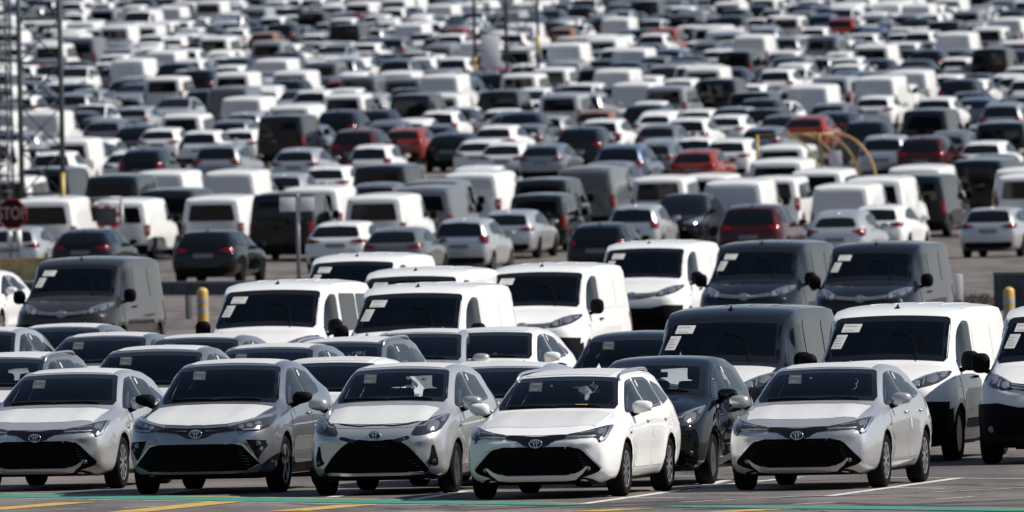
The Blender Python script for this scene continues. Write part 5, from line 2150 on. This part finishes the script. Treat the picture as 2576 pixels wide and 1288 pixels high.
board(-20, 1000, 716, 744, 803, 'guard_barrier', 'long dark barrier board on posts behind the left striped bollard', [.02, .13, .24, .35, .485, .6, .72, .85, .98])
board(2506, 2700, 692, 782, 800, 'low_wall', 'dark low wall at the right edge behind the right striped bollard', [.1, .5, .9])
# pale marker post and yellow strut by the right charcoal van
p = gp(2414, 790)
s_ = FPX / p.y
bm = bmesh.new()
hgt = CAM_H - (unroll(2410, 690)[1] - HORIZON) / s_
box(bm, 0, 0, hgt / 2, .15, .1, hgt, .015)
o = from_bm('marker_post', bm, WHITEP, None, True, p)
tag(o, 'pale square post standing right of the charcoal vans', 'post')
p = gp(2397, 798)
bm = bmesh.new()
tube(bm, [(0, 0, 0), (-.08, 0, .93)], .06, 8)
o = from_bm('yellow_post', bm, YELLOW, None, True, p)
tag(o, 'short leaning yellow post beside the pale square post', 'post')
# dead weeds at the foot of the wall
bm = bmesh.new()
wr = random.Random(3)
for k in range(900):
    q = gp(wr.uniform(2352, 2506), wr.uniform(770, 802))
    h = wr.uniform(.08, .36)
    a = wr.uniform(0, 6.28)
    ln = Vector((math.cos(a), math.sin(a), 0))
    side = Vector((-ln.y, ln.x, 0)) * wr.uniform(.02, .05)
    tip = q + ln * h * .5 + Vector((0, 0, h))
    mid = q + ln * h * .18 + Vector((0, 0, h * .6))
    vs = [bm.verts.new(c) for c in (q - side, q + side, mid + side, tip, mid - side)]
    bm.faces.new(vs)
o = from_bm('weeds', bm, RUST, None, False)
tag(o, kind='stuff')

# striped bollards
def bollard(x, y_foot, dia, hgt, label):
    p = gp(x, y_foot)
    r = empty('striped_bollard', p)
    rad = dia / 2
    bm = bmesh.new()
    prof = [(0, rad)] + [(hgt - rad * .8 + rad * .8 * math.sin(R(q)), max(.004, rad * math.cos(R(q)))) for q in (0, 20, 40, 60, 75, 90)]
    lathe(bm, prof, 20, 'Z')
    post = from_bm('post', bm, YELLOW, r)
    for z0 in (hgt * .40, hgt * .62):
        bm = bmesh.new()
        lathe(bm, [(z0, rad + .004), (z0 + hgt * .11, rad + .004)], 20, 'Z')
        from_bm('reflective_band', bm, GREYP, r)
    bm = bmesh.new()
    lathe(bm, [(0, rad + .06), (.04, rad + .06), (.05, rad + .01)], 20, 'Z')
    from_bm('foot_plate', bm, DKSTEEL, r)
    tag(r, label, 'bollard', 'yellow striped bollards')
bollard(511, 826, .235, .86, 'yellow bollard with grey bands left of the glazed white van')
bollard(2540, 836, .215, .87, 'yellow bollard with grey bands by the dark wall at the right')

# yellow hoop shelter with a clear curved roof
CLEAR = mat('clear_sheet', (0.5, 0.52, 0.55), 0.1)
_t = CLEAR.node_tree
_mx = _t.nodes.new('ShaderNodeMixShader')
_tr = _t.nodes.new('ShaderNodeBsdfTransparent')
_mx.inputs[0].default_value = .16
_t.links.new(_tr.outputs[0], _mx.inputs[1])
_t.links.new(_t.nodes['Principled BSDF'].outputs[0], _mx.inputs[2])
_t.links.new(_mx.outputs[0], _t.nodes['Material Output'].inputs['Surface'])
pl = gp(1905, 340, 2.3)
pl.z = 0
s_ = FPX / pl.y
r = empty('hoop_shelter', (pl.x, pl.y, ground_z(pl.y)))
r.rotation_euler.z = R(-6)
ln = 157 / s_
RO = 105 / s_
def rib(x0, ry):
    """a post at the back and a quarter hoop coming down on the right"""
    pts = [(x0, 0, 2.3)]
    for q in range(1, 9):
        t = R(90 - 90 * q / 8)
        pts.append((x0 + RO * math.cos(t) * 1.0, -.1 * q / 8, .5 + 1.8 * math.sin(t)))
    pts.append((x0 + RO, -.1, 0))
    return pts
bm = bmesh.new()
tube(bm, [(0, 0, 0), (0, 0, 2.3)], .055, 8)
from_bm('post', bm, YELLOW, r)
bm = bmesh.new()
tube(bm, [(ln, 0, 2.3), (ln + .12, 0, 0)], .06, 8)
from_bm('post', bm, YELLOW, r)
bm = bmesh.new()
tube(bm, [(-.05, 0, 2.3), (ln + .5, 0, 2.3)], .03, 8)
from_bm('ridge_bar', bm, YELLOW, r)
for x0 in (ln * .36, ln * .68, ln * .98, ln + .50):
    bm = bmesh.new()
    tube(bm, rib(x0, 0), .036, 8)
    from_bm('hoop', bm, YELLOW, r)
bm = bmesh.new()
a, b = rib(ln * .36, 0), rib(ln + .50, 0)
va = [bm.verts.new(q) for q in a]
vb = [bm.verts.new(q) for q in b]
for k in range(len(va) - 1):
    bm.faces.new((va[k], va[k + 1], vb[k + 1], vb[k]))
for v_ in bm.verts:
    v_.co.z += .05
from_bm('clear_panel', bm, CLEAR, r)
bm = bmesh.new()
box(bm, ln + .55, -.25, 1.45, .34, .03, .56, .01)
from_bm('notice', bm, WHITEP, r)
tag(r, 'yellow framed hoop shelter with clear panels among the far cars at right', 'shelter')

CHMAP.clear()
